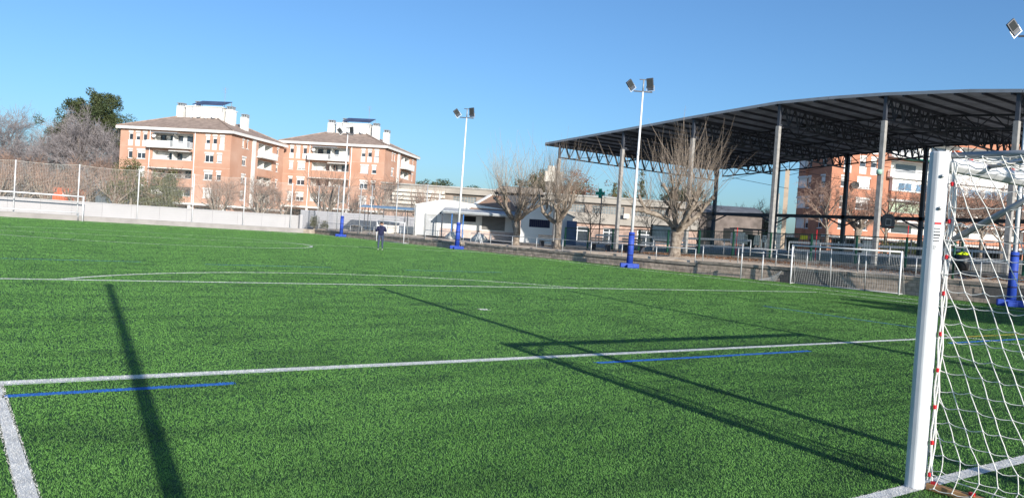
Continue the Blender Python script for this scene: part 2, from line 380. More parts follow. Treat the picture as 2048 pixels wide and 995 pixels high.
# ------------------------------------------------------------------ near goal
def OC(a): return a
def octo(c, r, sq=.42):
    k = r*.38
    return [(c[0]+a, c[1]+b_) for a, b_ in ((r, -k), (r, k), (k, r), (-k, r), (-r, k), (-r, -k), (-k, -r), (k, -r))]
g = thing('football_goal', 'large white football goal with red net clips in the right foreground', 'goal', (-3.6, 0, 0))
GW = 7.32; RP = .066
for k, x in enumerate((0, GW)):
    b = MB(); o8 = octo((x, 0), RP); b.prism([(px, py, 0) for px, py in o8], [(px, py, 2.44) for px, py in o8])
    ob = b.build('post', post_white, g, bev=.012)
    for z in (2.26, 2.03):
        DF = Vector((-.70711, -.70711, 0)); c = Vector((x-.0455, -.0455, z))+DF*.001; bb = MB(); bb.tube([c, c+DF*.012], .014, 10).tube([c+DF*.012, c+DF*.02], .009, 6); bb.build('bolt', steel, ob, True)
    if k == 0:
        st_ = MB(); E1, E2 = Vector((-.0455, -.0455, 0)), Vector((.70711, -.70711, 0))
        def ST(a, n_, z): return tuple(E1+E2*a+DF*n_+Vector((0, 0, z)))
        def sb(a0, a1, z0, z1): st_.box(a0, a1, .0012, .0025, z0, z1, ST)
        sb(-.022, .022, 1.915, 1.930); st_.build('sticker_band', red_p, ob); st_ = MB(); rr = random.Random(4)
        for q in range(5):
            zz = 1.885-q*.022; xx = -.021
            while xx < .014:
                wl = rr.uniform(.003, .007); sb(xx, xx+wl, zz-.003-(.004 if q == 2 else 0), zz+.003); xx += wl+.0025
        for q, ln in ((0, .02), (1, .014)): sb(-.02, -.02+ln, 1.755-q*.014, 1.759-q*.014)
        st_.build('sticker_print', ink, ob, kind='stuff')
b = MB(); b.prism([(RP*.9, y, 2.37+z) for y, z in octo((0, 0), .058)], [(GW-RP*.9, y, 2.37+z) for y, z in octo((0, 0), .058)]); b.build('crossbar', post_white, g, bev=.01)
for x in (0.045, GW-.045):
    MB().tube([(x, -.05, 2.415), (x, -1.0, 2.41)], .024, 10).build('top_stay', grey_metal, g, True)
    MB().tube([(x, -.05, 1.77), (x, -1.0, 2.38)], .022, 10).build('brace', grey_metal, g, True)
    MB().box(x-.03, x+.03, -2.1, -.07, .004, .055).build('ground_bar', wood, g, bev=.006)
    MB().tube([(x, -1.0, 2.41), (x, -2.05, .05)], .02, 8).build('back_stay', grey_metal, g, True)
    sg = 1 if x < 1 else -1
    MB().tube([(x+sg*.62, -.05, 2.40), (x, -.78, 2.41)], .02, 8).build('corner_brace', grey_metal, g, True)
MB().box(.06, GW-.06, -2.1, -2.04, .004, .055).build('rear_ground_bar', wood, g, bev=.006)
MB().tube([(0.045, -1.0, 2.41), (GW-.045, -1.0, 2.41)], .02, 8).build('rear_top_bar', grey_metal, g, True)
# side nets
sp = .118; rn = random.Random(11)
def net_side(x, sg, full=True):
    t = MB(); rows = [2.40-sp*j for j in range(21)]; K = {}
    def yof(i, z):
        zz = max(z, .38); y = -.05-sp*i-.45*(2.40-zz)
        if z < .38: y -= .06*math.sin((.38-z)*9)
        return y
    for i in range(-9, 17):
        for j, z in enumerate(rows):
            y = yof(i, z)
            lim = -1.02-.44*(2.40-z)
            if y < -.055 and y > lim-.02: K[i, j] = Vector((x+sg*(.012+.02*math.sin(i*.9+j*.7))+rn.uniform(-.004, .004), y+rn.uniform(-.009, .009), max(.03, z+rn.uniform(-.01, .01))))
    for (i, j), p in K.items():
        q = K.get((i, j+1))
        if q is not None:
            mm = (p+q)/2+Vector((rn.uniform(-.002, .002), rn.uniform(-.003, .003), 0)); t.tube([p, mm, q], .0036, 5, False)
        elif j < 20 and (i, j+1) not in K: pass
        q = K.get((i+1, j))
        if q is not None:
            s_ = rn.uniform(.004, .017)*(1.4 if (i, j+1) not in K or (i-1, j) not in K else 1)
            t.tube([p, p.lerp(q, .3)+Vector((0, 0, -s_)), p.lerp(q, .62)+Vector((0, 0, -s_*.8)), q], .0031, 5, False)
        if (i-1, j) not in K:      # tie back to the post with a slack loop
            pe = Vector((x+sg*.004, -.082, p.z+rn.uniform(.0, .05)))
            if (p-pe).length < .2:
                md = p.lerp(pe, .5)+Vector((0, 0, rn.uniform(-.03, .02))); t.tube([pe, pe.lerp(md, .6)+Vector((0, -.004, -.008)), md, p], .0038, 5, False)
        if (i, j-1) not in K and j > 0:
            pe = Vector((x+sg*.004, -.085, p.z+.075)); t.tube([pe, pe.lerp(p, .5)+Vector((0, .004, .006)), p], .0043, 5, False)
        t.tube([p+Vector((0, 0, .006)), p-Vector((0, 0, .006))], .0055, 5)
    return t
net_side(.03, -1).build('side_net', net_w, g, True)
net_side(GW-.03, 1).build('side_net', net_w, g, True)
# net edge cord gathered down the back of the post, with slack loops
c = MB()
for k in range(3):
    pts = [(.012+.004*k, -.088-.010*k+.006*math.sin(z*19+k*2), z) for z in [2.36-.06*i for i in range(39)]]
    c.tube(pts, .0062, 5, False)
c.tube([(.02, -.06, 2.40), (.015, -.12, 2.2), (.01, -.13, 2.05), (.012, -.125, 1.9), (.01, -.09, 1.74), (.015, -.08, 1.55)], .0075, 6, False)
c.tube([(.012, -.125, 1.9), (.0, -.18, 1.93), (-.005, -.24, 1.90)], .0045, 5, False)
c.tube([(.012, -.11, 1.82), (.0, -.16, 1.76), (-.005, -.24, 1.76)], .0045, 5, False)
c.build('net_edge_cord', net_w, g, True)
for i in range(9):
    z = 2.20-i*.262+rn.uniform(-.02, .02)
    MB().box(-.004, .02, -.105, -.088, z-.015, z+.015).build('net_clip', red_p, g, bev=.004)
MB().box(.05, .11, -.1, -.055, 2.43, 2.452).build('net_clip', mat('orange_plastic', (.7, .13, .03), .5, .1, 9), g, bev=.004)
for i in range(30):
    x = .18+i*.24+rn.uniform(-.03, .03)
    if x < GW-.1: MB().box(x-.016, x+.016, -.035, -.005, 2.421, 2.44).build('net_clip', red_p, g, bev=.004)
for y in (-.12, -.38, -.66): MB().box(.02, .05, y-.018, y+.018, .055, .075).build('net_clip', red_p, g)
# top and rear net
t = MB(); K = {}
nx = int((GW-.1)/.24)
for i in range(nx+1):
    for j in range(9): K[i, j] = Vector((.05+i*(GW-.1)/nx+.02*math.sin(j*1.3+i), -.03-.97*j/8, 2.425-.045*math.sin(math.pi*j/8)+rn.uniform(-.012, .012)))
    for j in range(9, 30): K[i, j] = Vector((.05+i*(GW-.1)/nx+rn.uniform(-.02, .02), -1.0-1.05*(j-8)/21-.1*math.sin(math.pi*(j-8)/21), 2.40-2.36*(j-8)/21))
for (i, j), p in K.items():
    for q in ((i+1, j), (i, j+1)):
        if q in K: t.tube([p, p.lerp(K[q], .5)+Vector((0, 0, -.014)), K[q]], .0038, 4, False)
t.build('top_and_rear_net', net_w, g, True)
t = MB(); pts = [(x*.1+.05, -.03+.02*math.sin(x*1.9), 2.437+.012*math.sin(x*2.7)) for x in range(int((GW-.1)/.1))]
t.tube(pts, .006, 5, False); t.tube([(a, b_-.05, c_-.012) for a, b_, c_ in pts], .0045, 5, False); t.build('crossbar_cord', net_w, g, True)
tg = MB(); tg.use(white_paint).box(.012, .05, -.1, -.097, 1.59, 1.735); tg.use(ink)
for q, (a, w_) in enumerate([(1.62, .004), (1.632, .008), (1.645, .003), (1.655, .006), (1.668, .003), (1.678, .008), (1.692, .004), (1.70, .003)]): tg.box(.018, .044, -.1025, -.1005, a, a+w_)
tg.box(.02, .034, -.1025, -.1005, 1.71, 1.722)
tg.build('hang_tag', None, g)
# tag faces the camera side
# ------------------------------------------------------------------ generic framed goal
def small_goal(label, loc, rz, W=6.0, H=2.0, D=1.3, sag=True, netted=True, ballast=False, rp=.04, group=None, only_net=(0, 1)):
    t = thing('small_goal', label, 'goal', loc, rz, group)
    for x in (0, W): MB().tube([(x, 0, 0), (x, 0, H)], rp, 10).build('post', white_paint, t, True)
    MB().tube([(-rp, 0, H-rp), (W+rp, 0, H-rp)], rp, 10).build('crossbar', white_paint, t, True)
    for x in (0, W):
        MB().tube([(x, 0, H-.05), (x, D*.35, H-.08), (x, D, .06)], .02, 6).build('back_stay', steel, t, True)
        MB().tube([(x, 0, .04), (x, D, .04)], .025, 6).build('ground_bar', steel, t, True)
    MB().tube([(0, D, .04), (W, D, .04)], .03, 6).build('rear_ground_bar', steel, t, True)
    if netted:
        for x in (W*.36, W*.68): MB().tube([(x, D*.9, 0), (x, D*.55, H*.95)], .022, 6).build('rear_upright', steel, t, True)
        n = MB(); s = .115; nxx = int(W*(only_net[1]-only_net[0])/s); nz = 17; K = {}
        for i in range(nxx+1):
            x = W*only_net[0]+i*s
            for j in range(nz+1):
                v = j/nz; z = (H-.25)*(1-v)**1.0+.03; bulge = .25*math.sin(math.pi*v)*math.sin(math.pi*min(1, i/nxx))
                z -= .10*math.sin(math.pi*i/nxx)*(1-v)
                K[i, j] = Vector((x+.05*math.sin(v*5+x)+.35*v*v*(x/W-.5), D*.35+D*.62*v+bulge, max(.02, z)))
        for (i, j), p in K.items():
            for q in ((i+1, j), (i, j+1)):
                if q in K: n.bar(p, K[q], .008)
        n.build('rear_net', net_g, t)
    return t
small_goal('white side goal with a sagging net standing against the block wall at right', (25.1, 21.2, 0), R(-90)+R(2), 5.45, 1.95, .35)
small_goal('white side goal far off behind the standing person', (23.35, 64.1, 0), R(-90), 5.3, 1.85, .5, netted=False)
fg_ = thing('football_goal', 'white football goal in front of the far white wall, at the left edge', 'goal', (-6.35, 79.6, 0))
for x in (0, 7.6): MB().tube([(x, 0, 0), (x, 0, 2.3)], .07, 10).build('post', white_paint, fg_, True)
MB().tube([(-.07, 0, 2.24), (7.67, 0, 2.24)], .065, 10).build('crossbar', white_paint, fg_, True)
MB().tube([(0.3, 1.3, .75), (7.4, 1.3, .75)], .045, 8).build('rear_bar', white_paint, fg_, True)
for x in (.3, 7.4): MB().tube([(x, 1.3, .75), (x, 1.3, .05)], .05, 8).build('rear_leg', grey_metal, fg_, True)
# gate frame standing by the wall
gf = thing('gate_frame', 'two thin galvanised uprights with rails standing at the wall left of the side goal', 'gate', (0, 0, 0))
for (x, y, h) in ((24.6, 23.85, 1.85), (24.75, 22.65, 1.5)): MB().tube([(x, y, 0), (x, y, h)], .035, 8).build('post', steel, gf, True)
MB().tube([(24.55, 23.75, 1.42), (24.7, 22.55, 1.44)], .02, 6).build('rail', steel, gf, True)
MB().tube([(24.7, 22.55, 1.44), (24.9, 20.9, 1.4)], .02, 6).build('rail', steel, gf, True)
nn = MB(); rg = random.Random(5)
for i in range(9):
    nn.tube([(24.72, 21.5+i*.07, .62-.05*i), (24.62, 21.6+i*.1, .3-.02*i), (24.5, 21.7+i*.13, .06)], .008, 4)
for k in range(6): nn.tube([(24.72-.04*k, 21.45+.03*k, .6-.1*k), (24.7-.04*k, 22.1+.05*k, .22-.035*k), (24.6-.03*k, 22.6, .05)], .008, 4)
nn.build('loose_net', net_g, gf)
# ------------------------------------------------------------------ floodlight masts
def mast(label, x, y, lean=(0, 0)):
    t = thing('floodlight_mast', label, 'floodlight', (x, y, 0), 0, 'floodlight masts along the side of the pitch'); t.rotation_euler = (lean[1], lean[0], R(-35))
    MB().box(-.55, .55, -.2, .2, .0, .26).box(-.2, .2, -.5, -.201, .0, .2).build('base_pad', blue_pad, t, bev=.04)
    MB().tube([(0, 0, .24), (0, 0, 2.1)], [.19, .17], 14).build('pole_sleeve', blue_pad, t, True)
    for z in (.75, 1.35, 1.95):
        MB().tube([(0, 0, z-.025), (0, 0, z+.025)], .19-.02*z/2.1+.006, 14).build('strap', navy, t, True)
    MB().box(-.56, .56, -.02, .02, .259, .268).build('seam', navy, t)
    MB().tube([(0, 0, 2.1), (0, 0, 5), (0, 0, 10.35)], [.095, .08, .05], 12).build('pole', white_paint, t, True)
    MB().tube([(0, 0, 10.35), (0, 0, 11.05)], .045, 10).build('pole_top', grey_metal, t, True)
    MB().bar((-.55, 0, 10.36), (.55, 0, 10.36), .07).build('crossarm', dark_steel, t)
    MB().bar((-.25, 0, 11.06), (.35, 0, 11.06), .05).build('upper_crossarm', dark_steel, t)
    for sx, rot, tilt, hh in ((-.58, R(28), R(-42), .62), (.42, R(-20), R(-5), .75)):
        M = Matrix.Translation((sx, -.08, 10.42)) @ Matrix.Rotation(rot, 4, 'Z') @ Matrix.Rotation(tilt*.0, 4, 'X') @ Matrix.Rotation(tilt, 4, 'Y') if sx < 0 else Matrix.Translation((sx, -.08, 10.42)) @ Matrix.Rotation(rot, 4, 'Z') @ Matrix.Rotation(R(-7), 4, 'Y')
        T = lambda a, b_, c_: tuple(M @ Vector((a, b_, c_)))
        h = MB(); h.box(-.2, .2, -.05, .05, .18, hh, T).box(-.17, .17, -.03, .09, .04, .175, T); fl = h.build('floodlight', dark_steel, t, bev=.01)
        MB().box(-.15, .15, -.058, -.0505, .23, hh-.05, T).build('lens', lens, fl)
        MB().box(-.24, -.205, -.0, .02, .0, .3, T).box(.205, .24, -.0, .02, .0, .3, T).box(-.24, .24, -.0, .02, -.03, .0, T).build('bracket', steel, fl)
    return t
mast('floodlight mast with blue padded base in front of the roofed court, tallest in view', 23.7, 31.2, (R(-.7+1.2), 0))
mast('floodlight mast with blue padded base by the white clubhouse', 23.85, 50.8, (R(.6), 0))
mast('farthest floodlight mast, before the second brick apartment block', wx(73.1)-.45, 73.1, (R(.3), 0))
m4 = mast('nearest floodlight mast, seen through the goal net at the right edge', 25.45, 11.25, (R(-.5), 0))
m4.rotation_euler = (0, R(.1), R(-60)); m4.scale = (.9, .9, 1.04)
# shadow casting net poles stand just behind the goal line (outside the frame)
for i, (x, rr_) in enumerate(((-9.06, .072), (-3.22, .078), (3.01, .078), (9.2, .078))):
    o = MB().tube([(0, 0, 0), (-.42 if i == 0 else 0, 0, 7.2)], rr_, 10).build('net_pole', steel, None, True, label=('slightly leaning thick steel pole behind the near goal line', 'steel net pole behind the left post of the near goal', 'steel net pole behind the right post of the near goal', 'steel net pole to the right of the near goal')[i], cat='pole', group='net poles behind the near goal line')
    o.location = (x, -4.2, 0)
# ------------------------------------------------------------------ far white wall with ball net
fw = thing('white_wall', 'long low white painted wall behind the far goal', 'wall', (0, 0, 0))
MB().box(-30, 22.9, 81.2, 82.2, -.1, .47).build('kerb', curbw, fw)
MB().box(-30, 22.9, 81.16, 81.25, .471, .50).build('kerb_edge', wallw, fw)
x = -30; i = 0
while x < 22.4:
    w_ = 2.55; z1 = 1.80+.0035*(x+5); m1 = MB().box(x+.006, min(x+w_, 22.6)-.006, 81.72+rnd.uniform(-.008, .008), 81.95, .471, z1)
    p = m1.build('wall_panel', wallw, fw); 
    gq = MB()
    for q in range(1, 7): gq.box(x+.01, min(x+w_, 22.6)-.01, 81.708, 81.7185, .47+q*.2, .47+q*.2+.006)
    gq.build('joint', curbw, p)
    x += w_
MB().box(22.45, 22.75, 81.2, 81.6, .47, 2.0).build('end_pier', wallw, fw)
MB().box(22.905, 24.6, 81.22, 82.2, -.1, .46).build('end_section', cap_conc, wall)
nf = thing('ball_net', 'tall grey ball net on white posts above the far white wall', 'net', (0, 0, 0))
px_ = [-29.5+5.12*i for i in range(11)]
px_ = [-24.5, -19.4, -14.3, -9.15, -4.05, 1.03, 6.18, 11.3, 16.42, 21.5]; tops = [5.1, 5.1, 5.1, 5.1, 5.14, 5.24, 5.24, 5.34, 5.5, 5.35]
for x, tz in zip(px_, tops):
    pb = MB().tube([(x, 81.45, .5), (x, 81.45, tz)], .05, 8).build('post', white_paint, nf, True)
    MB().box(x-.13, x+.13, 81.35, 81.55, .475, .53).build('foot_plate', grey_metal, pb)
corner = [(24.5, 81.4), (24.5, 76.0), (24.5, 70.5), (24.5, 68.0), (24.5, 62.7), (24.5, 57.2)]
for x, y in corner:
    MB().tube([(x, y, .5), (x, y, 5.27)], .045, 8).build('post', steel, nf, True)
def net_panel(A, B, za, zb, base, sag=.22, s=.13, r=.0035):
    A = Vector(A); B = Vector(B); L = (B-A).length; n = int(L/s); k = MB(); nz = int((za-base)/s)
    top = lambda t: lerp(za, zb, t)-sag*4*t*(1-t)*.5
    for i in range(n+1):
        t = i/n; p = A.lerp(B, t); k.bar((p.x, p.y, base), (p.x, p.y, top(t)), r*2)
    for j in range(nz+1):
        v = j/nz; q = []
        for i in range(7): t = i/6; p = A.lerp(B, t); q.append((p.x, p.y, lerp(base, top(t), v)))
        for a, c in zip(q, q[1:]): k.bar(a, c, r*2 if j < nz else .022)
    return k
for i in range(len(px_)-1):
    if px_[i+1] < -6: continue
    net_panel((px_[i], 81.45, 0), (px_[i+1], 81.45, 0), tops[i]-.05, tops[i+1]-.05, 1.8).build('net_panel', net_g, nf)
cs = [(21.5, 81.45)]+corner
for a, c in zip(cs, cs[1:]): net_panel((*a, 0), (*c, 0), 5.25, 5.25, .7, .2, .16, .003).build('net_panel', net_g, nf)
# ------------------------------------------------------------------ roofed court
ROOF = [(1.5, 9.25), (3, 9.3), (10, 9.62), (13.9, 9.83), (16.35, 10.08), (20.7, 10.36), (24, 10.48), (27.4, 10.52), (30.5, 10.36), (34.1, 10.17), (40.9, 9.74), (50.1, 9.2)]
zr = lambda y: interp(y, ROOF)
PY = [48.35, 40.9, 34.1, 27.35, 20.65, 14.1, 7.4]; XF, XB = 31.6, 52.0
PB = [49.1, 42.1, 35.3, 28.8, 22.0, 15.2, 8.4]
hall = thing('roofed_court', 'large open court roof on tall grey concrete posts with a dark curved underside', 'canopy', (0, 0, 0))
ys_ = [p[0] for p in ROOF]
for a, c in zip(ys_, ys_[1:]):
    x0, x1 = XF-.16, XB+1.0
    MB().prism([(x0, a+.004, zr(a)-.05), (x1, a+.004, zr(a)-.05), (x1, c-.004, zr(c)-.05), (x0, c-.004, zr(c)-.05)], [(x0, a+.004, zr(a)+.03), (x1, a+.004, zr(a)+.03), (x1, c-.004, zr(c)+.03), (x0, c-.004, zr(c)+.03)]).build('roof_sheet', roof_under, hall)
    MB().prism([(x0-.03, a+.01, zr(a)-.1), (x0-.003, a+.01, zr(a)-.1), (x0-.003, c-.01, zr(c)-.1), (x0-.03, c-.01, zr(c)-.1)], [(x0-.03, a+.01, zr(a)+.07), (x0-.003, a+.01, zr(a)+.07), (x0-.003, c-.01, zr(c)+.07), (x0-.03, c-.01, zr(c)+.07)]).build('fascia', fascia_m, hall)
MB().box(XF-.16, XB+1, 50.11, 50.16, 9.02, 9.24).build('fascia', fascia_m, hall)
y = 2.5
while y < 50:
    MB().bar((XF-.12, y, zr(y)-.12), (XB+.9, y, zr(y)-.12), .09, .13).build('purlin', dark_steel, hall); y += 1.32
def truss(A, B, ztA, ztB, zbf, step, name='truss', wd=.10):
    A = Vector(A); B = Vector(B); L = (B-A).length; n = max(2, round(L/step)); t = MB()
    tp = lambda s: Vector((lerp(A.x, B.x, s), lerp(A.y, B.y, s), ztA(s) if callable(ztA) else lerp(ztA, ztB, s)))
    bt = lambda s: tp(s)-Vector((0, 0, zbf(s)))
    k = 6
    for i in range(k): t.bar(tp(i/k), tp((i+1)/k), .12).bar(bt(i/k), bt((i+1)/k), .10)
    for i in range(n):
        s0, s1 = i/n, (i+1)/n; t.bar(bt(s0), tp((s0+s1)/2), .05).bar(tp((s0+s1)/2), bt(s1), wd)
        if i % 1 == 0: t.bar(tp(s0), bt(s0), .035)
    return t.build(name, dark_steel, hall)
for y, yb in zip(PY, PB):
    truss((XF, y, 0), (XB, yb, 0), zr(y)-.2, zr(yb)-.2, lambda s: 1.12, 1.15)
for x in (38.4, 45.2, XB-.2):
    for a, c in zip(PY, PY[1:]):
        truss((x, a-.1, 0), (x, c+.1, 0), lambda s, a=a, c=c: zr(lerp(a, c, s))-.22, 0, lambda s: .75, 1.5, 'longitudinal_truss', .06)
for y, yb in zip(PY, PB):
    gz = terr_z(y)
    w_ = .25
    p = MB().box(XF-w_/2, XF+w_/2, y-w_/2, y+w_/2, gz-.1, zr(y)-1.42).build('concrete_post', conc_post, hall, bev=.02)
    MB().box(XF-.06, XF+.09, y-.09, y+.09, zr(y)-1.42, zr(y)-.1).build('steel_post_head', dark_steel, hall)
    MB().box(XB-.14, XB+.14, yb-.14, yb+.14, 1.2, zr(yb)-.1).build('rear_post', dark_steel, hall)
    MB().bar((XB, yb+.1, 4.0), (XB, yb+1.5, 4.6), .1).bar((XB, yb-.1, 4.0), (XB, yb-1.5, 4.6), .1).build('knee_brace', dark_steel, hall)
MB().box(XB-.14, XB+.14, 7, 50, 4.58, 4.86).build('rear_beam', dark_steel, hall)
for a, c in zip(PY, PY[1:]):
    MB().tube([(XF, a, zr(a)-1.5), (XF+10, (a+c)/2, zr(c)-.35)], .02, 5).tube([(XF, c, zr(c)-1.5), (XF+10, (a+c)/2, zr(c)-.35)], .02, 5).build('tie_rod', dark_steel, hall)
    MB().tube([(XB, a, zr(a)-1.4), (XB, c, zr(c)-.6)], .02, 5).tube([(XB, c, zr(c)-2.6), (XB, a, zr(a)-.9)], .02, 5).build('tie_rod', dark_steel, hall)
MB().tube([(XF-.14, 20.65+.0, 6.05), (XF-.14, 20.65, 6.3)], .15, 10).build('cable_wrap', mat('mint_tape', (.35, .55, .45), .7), hall, True)
# lamps under the roof, hoop
hp = thing('basketball_hoop', 'dark basketball backboard on a post under the court roof', 'basketball hoop', (45, 27.5, 1.7), R(-8))
def fan(b, y, s=1):
    pts = [(-.62*s, y, 1.95), (.62*s, y, 1.95), (.75*s, y, 2.4), (.6*s, y, 2.8), (.3*s, y, 2.98), (-.3*s, y, 2.98), (-.6*s, y, 2.8), (-.75*s, y, 2.4)]
    b.prism(pts, [(a, c+.05, d) for a, c, d in pts])
b = MB(); fan(b, 0); bb_ = b.build('backboard', dark_steel, hp)
b = MB()
for a in ((-.3, .3, 2.58, 2.63), (-.3, .3, 2.15, 2.2), (-.3, -.25, 2.2, 2.58), (.25, .3, 2.2, 2.58)): b.box(a[0], a[1], -.012, -.002, a[2], a[3])
b.build('target_square', fascia_m, bb_)
b = MB(); b.tube([(.23*math.cos(a/8*math.pi), -.3+.23*math.sin(a/8*math.pi), 2.05) for a in range(17)], .012, 5); b.build('ring', orange_s, hp)
MB().tube([(0, .1, 2.3), (0, .9, 2.0), (0, 1.0, -.3)], .07, 8).build('pole', dark_steel, hp, True)
# ------------------------------------------------------------------ dark green fence between soil strip and court
gfn = thing('green_fence', 'dark green metal fence between the soil strip and the roofed court', 'fence', (0, 0, 0))
yy = 12.3; ff = []
while yy < 46: ff.append(yy); yy += 2.62
FX = 29.0
for i, y in enumerate(ff):
    z0 = terr_z(y)-.25; MB().box(FX-.045, FX+.045, y-.045, y+.045, z0, terr_z(y)+1.52).build('post', green_steel, gfn)
    if i+1 < len(ff):
        c = ff[i+1]; za, zc = terr_z(y), terr_z(c); k = MB()
        k.bar((FX, y+.05, za+1.48), (FX, c-.05, zc+1.48), .05).bar((FX, y+.05, za+.1), (FX, c-.05, zc+.1), .04)
        MBn = 20
        for q in range(1, MBn): t = q/MBn; k.bar((FX, lerp(y, c, t), lerp(za, zc, t)+.1), (FX, lerp(y, c, t), lerp(za, zc, t)+1.48), .010)
        for q in range(1, 5): k.bar((FX, y+.05, za+.1+q*.28), (FX, c-.05, zc+.1+q*.28), .010)
        k.build('mesh_panel', green_wire, gfn)
# court edge kerb under fence
kb = thing('court_kerb', 'dark low kerb wall under the green fence', 'wall', (0, 0, 0))
for a, c in [(8, 20), (20, 28), (28, 36), (36, 42), (42, 50)]:
    za, zc = terr_z(a), terr_z(c)
    MB().prism([(FX-.16, a+.01, za-.5), (FX+.06, a+.01, za-.5), (FX+.06, c-.01, zc-.5), (FX-.16, c-.01, zc-.5)], [(FX-.16, a+.01, za+.06), (FX+.06, a+.01, za+.06), (FX+.06, c-.01, zc+.06), (FX-.16, c-.01, zc+.06)]).build('kerb_section', cap_conc, kb, bev=.01)
# bare galvanised barriers on the court
def barrier(y0, y1, x, lab, h=1.0, rails=(.55, 1.0)):
    t = thing('barrier_rail', lab, 'railing', (0, 0, 0)); n = max(1, round((y1-y0)/2.2))
    zb = lambda y: terr_z(y)+.1
    for i in range(n+1):
        y = lerp(y0, y1, i/n); MB().tube([(x, y, zb(y)), (x, y, zb(y)+h)], .035, 8).build('post', steel, t, True)
    for r in rails: MB().bar((x, y0, zb(y0)+r), (x, y1, zb(y1)+r), .03, .13).build('rail', steel, t)
barrier(12, 27, 33.0, 'galvanised barrier rail on the court right of the thick pollarded tree')
barrier(30, 45, 33.2, 'galvanised barrier rail on the court left of the thick pollarded tree')
barrier(33.5, 36.5, 31.0, 'short bike rack like rail beside a concrete post', .8, (.3, .55, .8))
# litter heaps and low wall debris on the soil
lf = MB(); rg = random.Random(21)
for i in range(5200):
    y = rg.uniform(10, 36); x = 28.6-abs(rg.gauss(0, .9)); xo = x-wx(y)
    if xo < .5: continue
    z = soil_z(y)+(terr_z(y)-.1-soil_z(y))*(xo/4)**.8+rg.uniform(.02, .1)
    a = rg.uniform(0, 6.28); s = rg.uniform(.03, .07); lf.face([(x+math.cos(a)*s, y+math.sin(a)*s, z), (x-math.sin(a)*s, y+math.cos(a)*s, z+rg.uniform(-.03, .05)), (x-math.cos(a)*s, y-math.sin(a)*s, z)])
lf.build('fallen_leaves', leafm, None, label='brown fallen leaves on the soil strip below the green fence', cat='leaves', kind='stuff')
# ------------------------------------------------------------------ apartment blocks
class Face:
    def __init__(s, o, u, n): s.o = Vector((*o, 0)); s.u = Vector((*u, 0)); s.n = Vector((*n, 0))
    def p(s, u, n, z): return tuple(s.o+s.u*u+s.n*n+Vector((0, 0, z)))
    def box(s, mb, u0, u1, n0, n1, z0, z1): mb.box(u0, u1, n0, n1, z0, z1, lambda a, b_, c_: s.p(a, b_, c_)); return mb
def wall_holes(F, L, z0, z1, holes, deep=.22):
    b = MB(); us = sorted({0, L, *[h[0] for h in holes], *[h[1] for h in holes]}); zs = sorted({z0, z1, *[h[2] for h in holes], *[h[3] for h in holes]})
    for a, c in zip(us, us[1:]):
        for d, e in zip(zs, zs[1:]):
            um, zm = (a+c)/2, (d+e)/2
            if any(h[0] < um < h[1] and h[2] < zm < h[3] for h in holes): continue
            b.face([F.p(a, 0, d), F.p(c, 0, d), F.p(c, 0, e), F.p(a, 0, e)])
    for h in holes:
        a, c, d, e = h[:4]; q = -deep
        b.face([F.p(a, 0, d), F.p(a, q, d), F.p(a, q, e), F.p(a, 0, e)]); b.face([F.p(c, 0, d), F.p(c, 0, e), F.p(c, q, e), F.p(c, q, d)])
        b.face([F.p(a, 0, d), F.p(c, 0, d), F.p(c, q, d), F.p(a, q, d)]); b.face([F.p(a, 0, e), F.p(a, q, e), F.p(c, q, e), F.p(c, 0, e)])
    return b
wr = random.Random(31)
def window(root, F, u0, u1, z0, z1, shut=None, lintel=True, gm=None):
    sh = wr.choice([.15, .3, .5, .5, .9, 1.0]) if shut is None else shut
    b = MB(); t = .07; q = -.16
    for a in ((u0, u1, z0, z0+t), (u0, u1, z1-t, z1), (u0, u0+t, z0+t, z1-t), (u1-t, u1, z0+t, z1-t)): F.box(b, a[0], a[1], q-.04, q+.02, a[2], a[3])
    if u1-u0 > 1.1: F.box(b, (u0+u1)/2-.05, (u0+u1)/2+.05, q-.035, q+.015, z0+t, z1-t)
    w_ = b.build('window', white_paint, root)
    F.box(MB(), u0+t, u1-t, q-.03, q-.02, z0+t, z1-t).build('pane', gm or glass, w_)
    zz = z1-t-(z1-z0-2*t)*sh
    if sh > .05: F.box(MB(), u0+.02, u1-.02, q+.025, q+.05, zz, z1-.01).build('roller_shutter', shutter_w, w_)
    F.box(MB(), u0-.07, u1+.07, -.1, .06, z0-.12, z0-.005).build('sill', render_w, w_)
    if lintel: F.box(MB(), u0-.05, u1+.05, -.1, .035, z1+.005, z1+.3).build('shutter_box', render_w, w_)
    return w_
